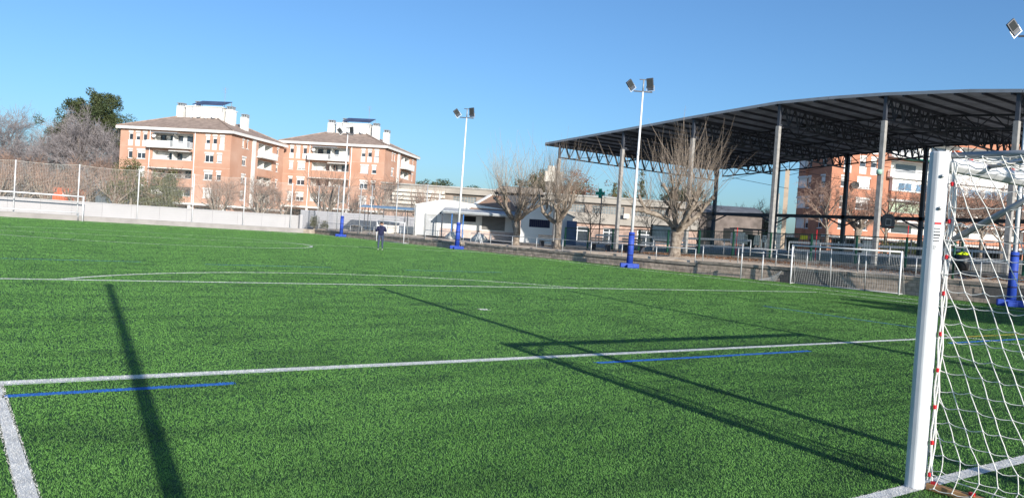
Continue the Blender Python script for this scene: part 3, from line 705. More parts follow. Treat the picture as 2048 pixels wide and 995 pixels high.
def loggia(root, F, u0, u1, z0, z1, parapet='brick', proj=0, bm=None):
    d = 1.4; b = MB().use(render_w)
    q = -d
    b.face([F.p(u0, q, z0), F.p(u1, q, z0), F.p(u1, q, z1), F.p(u0, q, z1)]); b.face([F.p(u0, -.22, z0), F.p(u0, q, z0), F.p(u0, q, z1), F.p(u0, -.22, z1)])
    b.face([F.p(u1, q, z0), F.p(u1, -.22, z0), F.p(u1, -.22, z1), F.p(u1, q, z1)]); b.face([F.p(u0, -.22, z0), F.p(u1, -.22, z0), F.p(u1, q, z0), F.p(u0, q, z0)])
    b.face([F.p(u0, -.22, z1), F.p(u0, q, z1), F.p(u1, q, z1), F.p(u1, -.22, z1)])
    lg = b.build('loggia', None, root)
    L = u1-u0
    for a, c, kind in ((.08, .22, 'w'), (.32, .42, 'd'), (.52, .64, 'w'), (.74, .9, 'd')):
        ua, uc = u0+L*a, u0+L*c; zl = z0+(.95 if kind == 'w' else .05)
        F.box(MB(), ua, uc, q+.02, q+.06, zl, z0+2.1).build('glazed_door' if kind == 'd' else 'pane', glass if wr.random() < .7 else shutter_w, lg)
    F.box(MB(), u0+.48*L, u0+.5*L, q, -.24, z0, z1).build('partition', render_w, lg)
    if parapet == 'brick':
        F.box(MB(), u0-.02, u1+.02, -.12, .05+proj, z0-.42, z0+.85).build('parapet', bm or brick_o, root); F.box(MB(), u0-.02, u1+.02, -.14, .09+proj, z0+.855, z0+.92).build('coping', render_w, root)
    else:
        F.box(MB(), u0-.5, u1, -.2, 1.0, z0-.2, z0-.02).build('balcony_slab', render_w, root)
        mid = u0+L*.48 if parapet == 'mixed' else u0-.5
        if parapet == 'mixed': F.box(MB(), u0-.5, mid, .9, 1.0, z0-.01, z0+1.0).build('balcony_panel', render_w, root)
        rb = MB(); F.box(rb, mid, u1, .92, .97, z0+.96, z0+1.02); F.box(rb, mid, u1, .93, .96, z0+.06, z0+.1); n = int((u1-mid)/.14)
        for i in range(n+1): u = lerp(mid, u1, i/n); F.box(rb, u-.02, u+.02, .93, .96, z0, z0+.96)
        for uu in (u0-.5, u1-.03):
            for k in range(6): F.box(rb, uu, uu+.03, .1+k*.15, .13+k*.15, z0, z0+.97)
        rb.build('railing', white_paint, root)
    return lg
def antenna(root, x, y, z, h):
    b = MB().tube([(x, y, z), (x, y, z+h)], .035, 5)
    for k in range(4): b.bar((x-.5+.05*k, y, z+h-.2-.25*k), (x+.5-.05*k, y, z+h-.2-.25*k), .03)
    b.build('antenna', grey_metal, root)
def dish(root, c, d, r=.4, mt=None):
    c = Vector(c); d = Vector(d).normalized(); u = d.cross(Vector((0, 0, 1))).normalized(); v = u.cross(d); b = MB(); rings = [[c-d*.0]]
    n = 10; vs = [c]; 
    for k in (1, 2, 3):
        for j in range(n): a = 2*math.pi*j/n; vs.append(c+(u*math.cos(a)+v*math.sin(a))*r*k/3+d*(.12*(k/3)**2*r*2))
    fs = [(0, 1+j, 1+(j+1) % n) for j in range(n)]+[(1+k*n+j, 1+(k+1)*n+j, 1+(k+1)*n+(j+1) % n, 1+k*n+(j+1) % n) for k in (0, 1) for j in range(n)]
    b.idx(vs, fs); b.tube([c, c+d*r*.9], .02, 4); b.build('satellite_dish', mt or shutter_w, root)
def hip_roof(root, W, Dp, z, over=.55, inset=6.2, rise=3.0, mt=tile_roof):
    a = (-over, -over, W+over, Dp+over); c = (inset, inset, W-inset, Dp-inset) if Dp > 2*inset+1 else (inset, Dp/2-.6, W-inset, Dp/2+.6)
    L = [(a[0], a[1], z), (a[2], a[1], z), (a[2], a[3], z), (a[0], a[3], z)]; T = [(c[0], c[1], z+rise), (c[2], c[1], z+rise), (c[2], c[3], z+rise), (c[0], c[3], z+rise)]
    b = MB(); b.idx(L+T, [(0, 1, 5, 4), (1, 2, 6, 5), (2, 3, 7, 6), (3, 0, 4, 7), (4, 5, 6, 7)])
    r = b.build('roof', mt, root)
    for i in range(4):
        p, q = Vector(L[i]), Vector(T[i]); MB().tube([p+Vector((0, 0, .04)), q+Vector((0, 0, .04))], .13, 6).build('hip_tiles', mt, r)
    o = over
    b = MB()
    for x0, x1, y0, y1 in ((-o-.03, W+o+.03, -o-.03, -o+.12), (-o-.03, W+o+.03, Dp+o-.12, Dp+o+.03), (-o-.03, -o+.12, -o+.121, Dp+o-.121), (W+o-.12, W+o+.03, -o+.121, Dp+o-.121)): b.box(x0, x1, y0, y1, z-.42, z+.03)
    b.build('eaves_fascia', render_w, root)
    b = MB(); b.face([(-o, -o, z-.30), (W+o, -o, z-.30), (W+o, Dp+o, z-.30), (-o, Dp+o, z-.30)]); b.build('soffit', render_w, root)
def chimney(root, x, y, z0, z1, s=.62):
    c = MB().box(x-s, x+s, y-s, y+s, z0, z1).build('chimney', render_w, root); b = MB()
    for k in range(3): b.box(x-s+.1+k*.42, x-s+.34+k*.42, y-s+.12, y+s-.12, z1, z1+.42)
    b.box(x-s, x+s, y-s, y+s, z1+.425, z1+.55); b.build('chimney_cap', grey_metal, c)
def solar_rack(root, x0, x1, y0, y1, zl, zh, flip=False):
    p = MB(); n = 4
    for i in range(n):
        a, c = lerp(x0, x1, i/n)+.03, lerp(x0, x1, (i+1)/n)-.03
        MB().prism([(a, y0, zl), (c, y0, zl), (c, y1, zh), (a, y1, zh)], [(a, y0, zl+.08), (c, y0, zl+.08), (c, y1, zh+.08), (a, y1, zh+.08)]).build('solar_panel', solar, root)
    b = MB()
    for x in (x0+.1, x1-.1): b.bar((x, y1-.1, zh-1.6), (x, y1-.1, zh), .07).bar((x, y0+.1, zl-1), (x, y0+.1, zl), .07)
    b.build('solar_rack', grey_metal, root)
def apartment(label, loc, rz, W, Dp, eave, detail=1, floors=4, side_left=False):
    t = thing('apartment_building', label, 'apartment building', loc, rz, None); zw = eave-.35; FH = 2.95
    fr = Face((0, 0), (1, 0), (0, -1)); rt = Face((W, 0), (0, 1), (1, 0)); lf_ = Face((0, Dp), (0, -1), (-1, 0)); bk = Face((W, Dp), (-1, 0), (0, 1))
    s = W/19.4; H = []; WN = []
    top = lambda k: zw-.62-FH*k
    lo, hi = 5.75*s, 12.85*s
    for k in range(floors):
        zt = top(k)
        if k == 0:
            for a, c in ((1.5, 2.25), (2.75, 3.5), (4.0, 4.75), (15.0, 15.75), (16.2, 16.95), (17.45, 18.25)): WN.append((a*s, c*s, zt-1.25, zt, 'tall'))
            H.append((lo, hi, zt-2.2, zt+.25, 'log', 'mixed'))
        else:
            for a, c in ((1.5, 2.3), (3.1, 4.6), (15.0, 16.5), (17.1, 17.95)): WN.append((a*s, c*s, zt-1.35, zt, 'w'))
            H.append((lo, hi, zt-2.2, zt+.2, 'log', 'brick'))
    zg = zw-.62-FH*floors+.35
    gh = [(1.0*s, 5.2*s, .1, zg-.45, 'dark'), (6*s, 12.6*s, .1, zg-.45, 'dark'), (13.6*s, 18.6*s, .1, zg-.45, 'dark')]
    wall_holes(fr, W, 0, zw, WN+H+gh).build('front_wall', brick_o, t)
    for h in WN:
        win = window(t, fr, *h[:4])
        if h[4] == 'tall': fr.box(MB(), h[0]-.03, h[1]+.03, -.02, .05, h[2]-1.0, h[2]-.125).build('apron_panel', render_w, win)
    for h in H: loggia(t, fr, *h[:4], parapet=h[5])
    # white sheets and awnings on some loggias
    for i, (a, c, z, w_) in enumerate(((lo+.3, hi-2.4, top(0)+.1, 1.0), (lo+3.5, hi-.4, top(1)+.1, .8), (lo-.2, hi+.1, top(2)+.12, .7))):
        fr.box(MB(), a, c, .0, w_, z-.02, z+.12).build('awning', render_w if i != 0 else grey_metal, t)
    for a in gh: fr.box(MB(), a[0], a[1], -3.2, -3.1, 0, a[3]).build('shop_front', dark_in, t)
    for a in (1.0, 5.6, 13.1, 18.6): pass
    fr.box(MB(), -.2, W+.8, .02, .9, zg-.1, zg+.22).build('porch_slab', render_w, t)
    for u in (.6*s, 5.6*s, 13.1*s, 18.9*s): fr.box(MB(), u-.2, u+.2, .3, .7, 0, zg-.1).build('porch_column', render_w, t)
    for u in (5.35*s, 13.2*s): 
        b = MB(); b.tube([fr.p(u, .1, .1), fr.p(u, .1, zw-.1), fr.p(u, .45, zw+.1)], .075, 6); b.build('downpipe', white_paint, t)
    for k in range(1, floors+1): fr.box(MB(), .01, lo-.05, -.02, .012, top(k)+.62, top(k)+.72).build('floor_band', brick_p, t); fr.box(MB(), hi+.5, W-.01, -.02, .012, top(k)+.62, top(k)+.72).build('floor_band', brick_p, t)
    # right side
    RW = []; RL = []; q = Dp/19
    for k in range(floors):
        zt = top(k)
        for a, c in ((3.6, 4.3), (5.0, 5.7)) if k == 0 else ((3.8, 5.2),): RW.append((a*q, c*q, zt-1.3, zt, 'w'))
        RW.append((16.2*q, 17.0*q, zt-1.3, zt, 'w')); RL.append((9.2*q, 14.8*q, zt-2.2, zt+.2, 'l'))
    wall_holes(rt, Dp, 0, zw, RW+RL).build('side_wall', brick_o, t)
    for h in RW: window(t, rt, *h[:4])
    for k, h in enumerate(RL): loggia(t, rt, *h[:4], parapet='rail' if k == 0 else 'brick')
    rt.box(MB(), 7.0*q, 8.1*q, -.02, .15, 2.5, zw-.02).build('stair_strip', render_w, t)
    rt.box(MB(), 1, Dp, .02, .9, zg-.1, zg+.22).build('porch_slab', render_w, t)
    if side_left:
        LW = []
        for k in range(floors): LW += [(Dp-3.2, Dp-2.2, top(k)-1.3, top(k)), (Dp-6.5, Dp-5.0, top(k)-2.1, top(k)), (Dp-12, Dp-10.8, top(k)-1.3, top(k))]
        wall_holes(lf_, Dp, 0, zw, LW).build('side_wall', brick_o, t)
        for h in LW: window(t, lf_, *h, shut=.5)
    else: wall_holes(lf_, Dp, 0, zw, []).build('side_wall', brick_o, t)
    wall_holes(bk, W, 0, zw, []).build('rear_wall', brick_o, t)
    # satellite dishes on the front
    dish(t, (lo+.4, -.3, top(0)-.4), (.3, -1, .3), .35)
    hip_roof(t, W, Dp, eave, rise=2.75)
    cx, cyy = W*.56, Dp*.42
    pz = eave+2.5
    ph = MB().box(cx-3.4, cx+3.4, 6.2, 11.2, pz-.2, pz+2.15).build('roof_penthouse', render_w, t); MB().box(cx-3.55, cx+3.55, 6.05, 11.35, pz+2.151, pz+2.3).build('penthouse_coping', render_w, t)
    for k in range(4): dish(t, (cx-1.9+k*1.35, 5.75, pz+.45+(k % 2)*.15), (-.3+.2*k, -1, .4), .42, shutter_w)
    chimney(t, cx-4.6, 6.8, pz-1.2, pz+2.2); chimney(t, cx-2.6, 8.5, pz+2, pz+2.9, .4)
    chimney(t, cx+4.5, 7.2, pz-1.4, pz+2.0); chimney(t, cx+5.9, 9.6, pz-2.4, pz+1.1, .55)
    solar_rack(t, cx-2.2, cx+3.6, 6.0, 9.2, pz+2.5, pz+3.6)
    antenna(t, cx+2.2, 9, pz+2, 4.2)
    return t, top, zw
A1, top1, zw1 = apartment('orange brick apartment block with brown hipped roof at left behind the far wall', (14.9, 146.2, -.1), R(-45), 20.2, 19.5, 15.2)
solar_rack(A1, -1.5, 3.8, 9.5, 13, 16.0, 18.0); chimney(A1, -.5, 12, 15.5, 17.2, .5)
A2, top2, zw2 = apartment('second orange brick apartment block with brown hipped roof, right of the first one', (43.4, 148.0, .9), R(-45), 20.6, 21, 15.2)
# third block seen beneath the court roof
t3 = thing('apartment_building', 'brick apartment block seen below the roof of the court, with white glazed balconies', 'apartment building', (91.68, 62.3, 1.2), R(-20))
fr = Face((0, 0), (1, 0), (0, -1)); lf3 = Face((0, 7.5), (0, -1), (-1, 0)); Z3 = 19.5; W3 = 36
base = 15.4-1.2; WN = []; LG = []
for k in range(-1, 5):
    zt = base-2.95*k
    if zt < 2.5: continue
    if k <= 0:
        for a, c in ((1.9, 3.1), (4.5, 5.6), (6.4, 7.4)): WN.append((a, c, zt-1.3, zt, 1))
    else:
        for a, c in ((1.6, 2.7), (4.3, 6.5)): WN.append((a, c, zt-1.35, zt, 0))
    LG.append((9.8, W3-1, zt-2.3, zt+.15, k))
gh = [(.8, 8.5, .1, 2.6), (10.5, W3-1.2, .1, 2.6)]
LG = [h for h in LG if h[2] > 2.7]
wall_holes(fr, W3, 0, Z3, WN+LG+gh).build('front_wall', brick_r, t3)
for h in WN:
    wn = window(t3, fr, *h[:4], shut=.95 if h[1]-h[0] > 2 and h[2] > 9 else .4)
    if h[4]: fr.box(MB(), h[0]-.03, h[1]+.03, -.02, .05, h[2]-1.0, h[2]-.125).build('apron_panel', render_w, wn)
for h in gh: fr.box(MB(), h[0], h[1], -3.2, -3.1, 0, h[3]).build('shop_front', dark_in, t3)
for h in LG:
    k = h[4]
    if k == 1:      # enclosed white balcony with big panes
        fr.box(MB(), h[0]-.05, h[1], -.2, .6, h[2]+.95, h[3]+.35).build('enclosed_balcony', render_w, t3)
        for i in range(11):
            a = h[0]+.9+i*3.1; w_ = fr.box(MB(), a, a+2.4, .601, .63, h[2]+1.05, h[3]-.25).build('window', white_paint, t3)
            for q in (0, 1): fr.box(MB(), a+.08+q*1.16, a+1.16+q*1.16, .631, .64, h[2]+1.12, h[3]-.32).build('pane', glass_b, w_)
        fr.box(MB(), h[0]-.02, h[1], -.1, .45, h[2]-.45, h[2]+.95).build('parapet', brick_r, t3)
    elif k <= 0: loggia(t3, fr, *h[:4], parapet='rail')
    else:
        loggia(t3, fr, *h[:4], parapet='brick', proj=.4, bm=brick_r)
        if k == 2: fr.box(MB(), h[0]+.2, h[0]+6.2, .0, .06, h[2]+.95, h[3]).build('screen', mat('pale_green_screen', (.42, .5, .36), .8, .1), t3)
        fr.box(MB(), h[0]-.1, h[1], .02, .62, h[3]+.01, h[3]+.3).build('balcony_slab', render_w, t3)
dish(t3, tuple(fr.p(3.6, .5, base-2.95-1.1)), (-.6, -1, .2), .55, rub); dish(t3, tuple(fr.p(7.2, .6, base-2.95*2-1.0)), (.8, -1, .2), .5)
fr.box(MB(), 12, 26, .0, 1.6, base+.3, base+.45).build('awning', awn_g, t3)
LW = []
for k in range(-1, 4):
    zt = base-2.95*k; LW += [(2.2, 3.0, zt-1.5, zt), (5.2, 6.2, zt-1.4, zt)]
wall_holes(lf3, 7.5, 0, Z3, LW).build('side_wall', brick_r, t3)
for h in LW: window(t3, lf3, *h, shut=.5)
for k in range(-1, 4):       # stacked bay at the far left corner
    zt = base-2.95*k
    lf3.box(MB(), .5, 2.2, -2, .4, zt-2.75, zt-1.55).build('parapet', brick_r, t3); lf3.box(MB(), .6, 2.1, -2, .3, zt-1.545, zt-.1).build('balcony_glazing', shutter_w, t3)
    lf3.box(MB(), .45, 2.25, -2, .5, zt-.095, zt+.2).build('balcony_slab', render_w, t3)
MB().box(-.3, W3+.3, -.3, 16, Z3, Z3+.3).build('roof_slab', render_w, t3)
fr.box(MB(), -1, W3, .02, 1.0, 2.7, 3.0).build('porch_slab', render_w, t3)
Face((W3, 0), (0, 1), (1, 0)).box(MB(), 0, 15.5, -.3, 0, 0, Z3).build('side_wall', brick_r, t3)
# ------------------------------------------------------------------ school building
L = 43.5; sc = thing('school_building', 'long low grey school building with glass block windows behind the court', 'building', (40.2, 97.0, .6), R(-35.8))
fr = Face((0, 0), (1, 0), (0, -1))
up = []; lo_ = []
u = 9.5
while u < L-3:
    w_ = rnd.choice([4.4, 3.2, 5.0]); up.append((u, min(u+w_, L-1), 4.35, 5.45)); u += w_+rnd.uniform(.9, 1.4)
u = 10.6
while u < L-4: lo_.append((u, u+rnd.choice([2.6, 1.8, 3.0]), .35, 2.45)); u += rnd.uniform(4.4, 5.6)
b = wall_holes(fr, L, 3.1, 6.55, up, .2); b.build('upper_wall', stone_sch, sc); wall_holes(fr, L, 0, 3.1, lo_, .35).build('lower_wall', pink_wall, sc)
fr.box(MB(), -.4, L, -.1, .55, 5.75, 6.5).build('parapet', beige_c, sc); fr.box(MB(), -.5, L+.1, -.15, .7, 6.505, 6.7).build('roof_edge', concrete, sc)
fr.box(MB(), -.2, L, .004, .5, 2.95, 3.75).build('canopy_band', beige_c, sc)
fr.box(MB(), -.2, L, .003, .12, 3.76, 4.3).build('spandrel', beige_c, sc)
MB().box(0, L, .35, 12, 0, 6.5).build('roof_block', beige_c, sc)
for a, c, d, e in up:
    w_ = fr.box(MB(), a, c, -.19, -.17, d, e).build('glass_block_window', grassblk, sc); b = MB(); n = int((c-a)/.36)
    for i in range(n+1): x = lerp(a, c, i/n); fr.box(b, x-.035, x+.035, -.17, -.12, d, e)
    for j in range(4): z = lerp(d, e, j/3); fr.box(b, a, c, -.168, -.118, z-.03, z+.03)
    b.build('glazing_bars', beige_c, w_)
for a, c, d, e in lo_:
    if c > L: continue
    w_ = fr.box(MB(), a, c, -.3, -.28, d, e).build('door', dark_in if rnd.random() < .4 else glass, sc); b = MB()
    for x in (a+.06, (a+c)/2, c-.06): fr.box(b, x-.06, x+.06, -.28, -.2, d, e)
    for z in (d+.06, e-.06, e-.6): fr.box(b, a, c, -.278, -.198, z-.06, z+.06)
    b.build('frame', white_paint, w_)
for i in range(4): fr.box(MB(), 1.2, 8.4, .02, .6+.1*i, 3.9+i*.55, 4.3+i*.55).build('balcony_slab', render_bare, sc)
for u in (14.2, 20, 33): fr.box(MB(), u, u+.8, .56, .9, 3.9, 4.55).build('air_conditioner', render_bare, sc)
poster = fr.box(MB(), 13.3, 14.1, -.1, -.05, .9, 2.1).build('poster', mat('pale_poster', (.65, .5, .5), .7, .2, 4), sc)
# ------------------------------------------------------------------ white clubhouse
ch = thing('clubhouse', 'white clubhouse with grey steel door, tiled roof and blue porch posts', 'house', (28.7, 66.95, .62), R(-35.8))
F = Face((0, 0), (1, 0), (0, -1))
doorh = [(1.05, 2.2, .05, 2.15)]; H = doorh+[(4.9, 6.1, 1.75, 2.3), (6.7, 9.0, 1.05, 2.55)]
wall_holes(F, 10.0, 0, 3.0, H, .12).build('front_wall', render_w, ch)
b = MB(); pts = [(0, 3.0), (10, 3.0), (10, 3.05), (3.6, 3.75), (2.6, 3.75), (0, 3.15)]; b.prism([(x, 0, z) for x, z in pts][::-1], [(x, 5, z) for x, z in pts][::-1]); b.build('gable_wall', render_w, ch)
MB().box(.0, .15, .01, 6, 0, 3.0).build('side_wall', render_w, ch); MB().box(9.85, 10, .01, 6, 0, 3.0).build('side_wall', render_w, ch)
MB().box(0, 10, 5.9, 6, 0, 3.0).build('rear_wall', render_w, ch)
b = F.box(MB(), 1.05, 2.2, -.11, -.07, .05, 2.15).build('door', door_g, ch)
F.box(MB(), 1.5, 1.75, -.069, -.06, 1.65, 1.78).build('door_number_plate', shutter_w, b)
F.box(MB(), 4.9, 6.1, -.11, -.07, 1.75, 2.3).build('window', dark_in, ch); F.box(MB(), 4.8, 6.2, .002, .05, 1.62, 1.74).build('sill', render_w, ch)
sh = MB(); 
for i in range(12): F.box(sh, 6.7, 9.0, -.11+.0, -.075, 1.05+i*.125, 1.05+i*.125+.115)
sh.build('roller_shutter', shut_g, ch)
for a, c in ((2.6, 4.8), (4.81, 6.69), (6.7, 9.0), (9.01, 10)): F.box(MB(), a, c-.01, .003, .06, .0, .95).build('plinth_tiles', mat('pinkish_plinth', (.5, .4, .36), .8, .15, 2), ch)
# porch
for a in ((1.0, 1.05, .0, 2.2), (2.2, 2.25, .0, 2.2), (1.0, 2.25, 2.2, 2.25)): F.box(MB(), a[0], a[1], .002, .03, a[2], a[3]).build('door_frame', grey_metal, ch)
MB().tube([(.12, -.08, 0), (.12, -.08, 3.1)], .045, 6).build('downpipe', grey_metal, ch, True)
MB().box(3.0, 10.2, -2.56, -2.47, 2.5, 2.6).build('gutter', grey_metal, ch)
MB().box(2.5, 2.62, -.1, -.003, 2.35, 2.5).build('wall_lamp', dark_steel, ch)
b = MB(); b.prism([(3.0, .0, 2.95), (3.0, -2.4, 2.55), (10.2, -2.4, 2.55), (10.2, .0, 2.95)], [(3.0, .0, 3.05), (3.0, -2.4, 2.65), (10.2, -2.4, 2.65), (10.2, .0, 3.05)]); b.build('porch_roof', fascia_m, ch)
F.box(MB(), 2.95, 10.25, 2.4, 2.46, 2.42, 2.66).build('porch_fascia', steel, ch)
for u in (3.9, 5.0, 9.95): F.box(MB(), u-.05, u+.05, 2.2, 2.3, -.05, 2.5).build('porch_post', blue_steel, ch)
F.box(MB(), 1.9+1.0, 3.0, 1.9, 2.0, 0, 2.3).build('porch_post', dark_steel, ch)
b = MB(); a0 = [(3.6, -.1, 3.05), (9.9, -.1, 3.05), (9.9, 5.5, 3.05), (3.6, 5.5, 3.05)]; b.idx([(5.2, -.3, 3.0), (10.3, -.3, 3.0), (10.3, 5, 3.1), (7.4, 2.6, 4.6), (9.0, 2.6, 4.6)], [(0, 1, 4, 3), (1, 2, 4)]); b.build('tiled_roof', tile_orange, ch)
MB().bar((5.15, -.35, 3.02), (7.35, 2.6, 4.66), .28, .14).build('roof_verge', render_w, ch)
F.box(MB(), 2.3, 2.45, -.2, -.05, 3.75, 4.3).build('vent_pipe', steel, ch)
MB().box(8.0, 12.5, 3.2, 8, 3.0, 5.0).build('upper_storey', dark_steel, ch); MB().prism([(7.6, 2.6, 5.0), (12.8, 2.6, 5.0), (12.8, 8.2, 5.0), (7.6, 8.2, 5.0)], [(8.2, 4.5, 5.75), (12.5, 4.5, 5.75), (12.5, 6, 5.75), (8.2, 6, 5.75)]).build('upper_roof', cap_conc, ch)
# white gabled store
gs = thing('gabled_store', 'small white gabled building with a barred dark window between two bare trees', 'house', (34.7, 57.3, .7), R(-37)); gs.scale = (1.05, 1.05, 1.05)
F = Face((0, 0), (1, 0), (0, -1)); b = wall_holes(F, 4.6, 0, 2.5, [(.75, 2.6, 1.45, 2.15)], .1); b.face([(0, 0, 2.5), (4.6, 0, 2.5), (4.6, 0, 2.55), (1.3, 0, 3.85), (0, 0, 3.35)]); b.build('front_wall', render_w, gs)
MB().box(0, 4.6, .15, 6, 0, 2.5).build('side_walls', render_w, gs)
MB().prism([(-.1, -.1, 3.3), (1.3, -.1, 3.84), (1.3, 6, 3.84), (-.1, 6, 3.3)], [(-.1, -.1, 3.4), (1.3, -.1, 3.94), (1.3, 6, 3.94), (-.1, 6, 3.4)]).prism([(1.301, -.1, 3.84), (4.8, -.1, 2.5), (4.8, 6, 2.5), (1.301, 6, 3.84)], [(1.301, -.1, 3.94), (4.8, -.1, 2.6), (4.8, 6, 2.6), (1.301, 6, 3.94)]).build('roof', grey_metal, gs)
w_ = F.box(MB(), .75, 2.6, -.09, -.05, 1.45, 2.15).build('window', navy, gs); b = MB()
for i in range(11): F.box(b, .8+i*.17, .83+i*.17, -.04, -.01, 1.45, 2.15)
b.build('bars', dark_steel, w_)
F.box(MB(), 4.1, 4.95, .01, .9, 0, 2.2).build('blue_shade_box', mat('blue_shade_paint', (.05, .09, .2), .6, .1), gs)  # dark blue box colours in the shade at the wall's right end
# ------------------------------------------------------------------ blue shelter
bs = thing('shelter', 'flat blue roofed shelter on thin posts beside the pale sheet fence', 'shelter', (27.1, 75.6, .6), R(-35))
MB().prism([(-.3, -.3, 2.62), (5.3, -.3, 2.62), (5.3, 2.6, 2.74), (-.3, 2.6, 2.74)], [(-.3, -.3, 2.7), (5.3, -.3, 2.7), (5.3, 2.6, 2.95), (-.3, 2.6, 2.95)]).build('roof', blue_roof, bs)
for x, y in ((.3, 0), (2.3, .05), (4.6, 0), (.3, 2.2), (4.6, 2.2)): MB().tube([(x, y, 0), (x, y, 2.65)], .05, 6).build('post', dark_steel, bs, True)
fb = thing('fabric_panels', 'row of pale fence panels with yellow signs behind the far side goal', 'fence', (27.6, 72.6, .55), R(-35))
for i in range(5): MB().box(i*1.0, i*1.0+.95, 0, .05, .05, .95).build('panel', render_bare if i % 2 else yellow_s if i == 3 else shutter_w, fb)
for i in range(8): MB().bar((i*.7-.2, .1, 0), (i*.7-.2, .1, 1.7), .03).build('picket', steel, fb)
MB().bar((-.2, .1, 1.65), (4.9, .1, 1.65), .04).build('rail', steel, fb)
# ------------------------------------------------------------------ pale corrugated fence
cf = thing('sheet_fence', 'tall pale corrugated sheet fence behind the corner of the pitch', 'fence', (24.4, 86.1, .3), R(-35.8))
for i in range(9):
    b = MB(); x0 = i*1.55; n = 9
    for j in range(n):
        z0_ = j*.255; b.prism([(x0+.01, 0, z0_), (x0+1.53, 0, z0_), (x0+1.53, .06, z0_), (x0+.01, .06, z0_)], [(x0+.01, -.035, z0_+.235), (x0+1.53, -.035, z0_+.235), (x0+1.53, .06, z0_+.235), (x0+.01, .06, z0_+.235)])
    b.build('sheet_panel', corr_m, cf)
    MB().box(x0-.04, x0+.0, -.09, -.04, 0, 2.3).build('post', steel, cf)
MB().box(0, 14, .062, .09, 0, 2.28).build('backing', corr_m, cf)
# ------------------------------------------------------------------ trees
def curve_pts(p, d, L, n, wob, rg, lift=0):
    pts = [p.copy()]; d = d.normalized()
    for i in range(n):
        d = (d+Vector((rg.gauss(0, wob), rg.gauss(0, wob), rg.gauss(0, wob)+lift))).normalized(); pts.append(pts[-1]+d*L/n)
    return pts, d
def pollard(seed, fork=1.9, H=8, trunk=.34, nl=6, spread=1.5, shoots=26, top=3.6, shoot_r=.007, side=1.0, knob=4.0):
    """pollarded plane tree: short trunk, gnarled limbs with knobs, long thin shoots"""
    rg = random.Random(seed); T = MB(); S_ = MB()
    zs = [0, .12, .35, fork*.5, fork]; pts = [Vector((rg.gauss(0, .05)*z, rg.gauss(0, .05)*z, z)) for z in zs]
    T.tube(pts, [trunk*1.35, trunk*1.12, trunk*.95, trunk*.85, trunk*1.02], 12, True, .12, rg); top_ = pts[-1]
    ends = []
    def knob_at(p, d, r):
        T.tube([p-d*r, p, p+d*r*.8, p+d*r*1.5], [r*.9, r*1.45, r*1.3, r*.5], 8, True, .28, rg)
    def limb(p, d, L, r, lv):
        q, d2 = curve_pts(p, d, L, 6, .20, rg, .10 if lv == 0 else .14); rr_ = [r*(1-.085*i)*rg.uniform(.9, 1.12) for i in range(7)]
        for v in q: v.x = top_.x+(v.x-top_.x)*1.0
        T.tube(q, rr_, 9 if lv == 0 else 7, True, .2, rg); ends.append((q[-1], d2, rr_[-1])); knob_at(q[-1], d2, rr_[-1])
        if lv < 2:
            for c in range((3, 2)[lv]):
                i = rg.choice([2, 3, 4, 5]); ax = Vector((rg.gauss(0, 1), rg.gauss(0, 1), rg.uniform(-.2, .8))).normalized(); limb(q[i], (d2*.4+ax).normalized(), L*rg.uniform(.35, .6), rr_[i]*.6, lv+1)
        for i in range(1, 6):
            o = Vector((rg.gauss(0, 1), rg.gauss(0, 1), rg.gauss(0, .5))).normalized(); T.tube([q[i], q[i]+o*rr_[i]*1.1, q[i]+o*rr_[i]*1.5], [rr_[i]*.6, rr_[i]*.5, rr_[i]*.2], 6, True, .25, rg)
            if rg.random() < .6: ends.append((q[i]+o*rr_[i]*1.3, (o+Vector((0, 0, .3))).normalized(), rr_[i]*.35))
    for k in range(nl):
        a = 2*math.pi*(k+rg.uniform(-.25, .25))/nl; limb(top_-Vector((0, 0, .15)), Vector((math.cos(a)*spread/1.5, math.sin(a)*spread/1.5, rg.uniform(.85, 1.4))), (knob-fork)*rg.uniform(.8, 1.05)*1.15, trunk*rg.uniform(.45, .58), 0)
    cz = top_.z
    for p, d, r in ends:
        big = r > trunk*.14
        ns = int(shoots*(.62 if big else .08)*rg.uniform(.5, 1.2)+rg.random())
        for s in range(ns):
            out = Vector((p.x-top_.x, p.y-top_.y, 0))*.16+Vector((rg.gauss(0, .34), rg.gauss(0, .34), 0)); dd = Vector((0, 0, 1))+out+d*.25
            L = top*rg.choice([1.25, 1.1, .95, .7, .4])*rg.uniform(.6, 1.05)*(.75 if p.z > knob*.9 else 1)
            q, _ = curve_pts(p+Vector((rg.gauss(0, r*.6), rg.gauss(0, r*.6), rg.uniform(-.05, .08))), dd, L, 5, .075, rg, .05)
            R_ = shoot_r*rg.uniform(.8, 1.25); S_.tube(q, [R_*1.7, R_*1.35, R_*1.15, R_, R_*.8, R_*.5], 3, False)
            for c in range(rg.choice([0, 1, 1, 2])):
                i = rg.choice([1, 2, 3]); q2, _ = curve_pts(q[i], dd.normalized()+Vector((rg.gauss(0, .6), rg.gauss(0, .6), .1)), L*rg.uniform(.15, .4), 3, .08, rg, .06); S_.tube(q2, [R_*.8, R_*.7, R_*.6, R_*.4], 3, False)
    return T, S_
def plant_tree(name, label, cat, TS, loc, mt_t, mt_c, group=None, rz=0, cname='shoots'):
    t = thing(name, label, cat, loc, rz, group); TS[0].build('trunk', mt_t, t, True); TS[1].build(cname, mt_c, t); return t
GP = 'pollarded trees standing on the soil strip'
plant_tree('pollarded_tree', 'thick bare pollarded tree with pale trunk in front of the roofed court', 'tree', pollard(5, 1.75, 8, .38, 6, 1.7, 15, 4.1, .007, 1.0, 4.5), (26.7, 30.5, .66), bark, twig, GP)
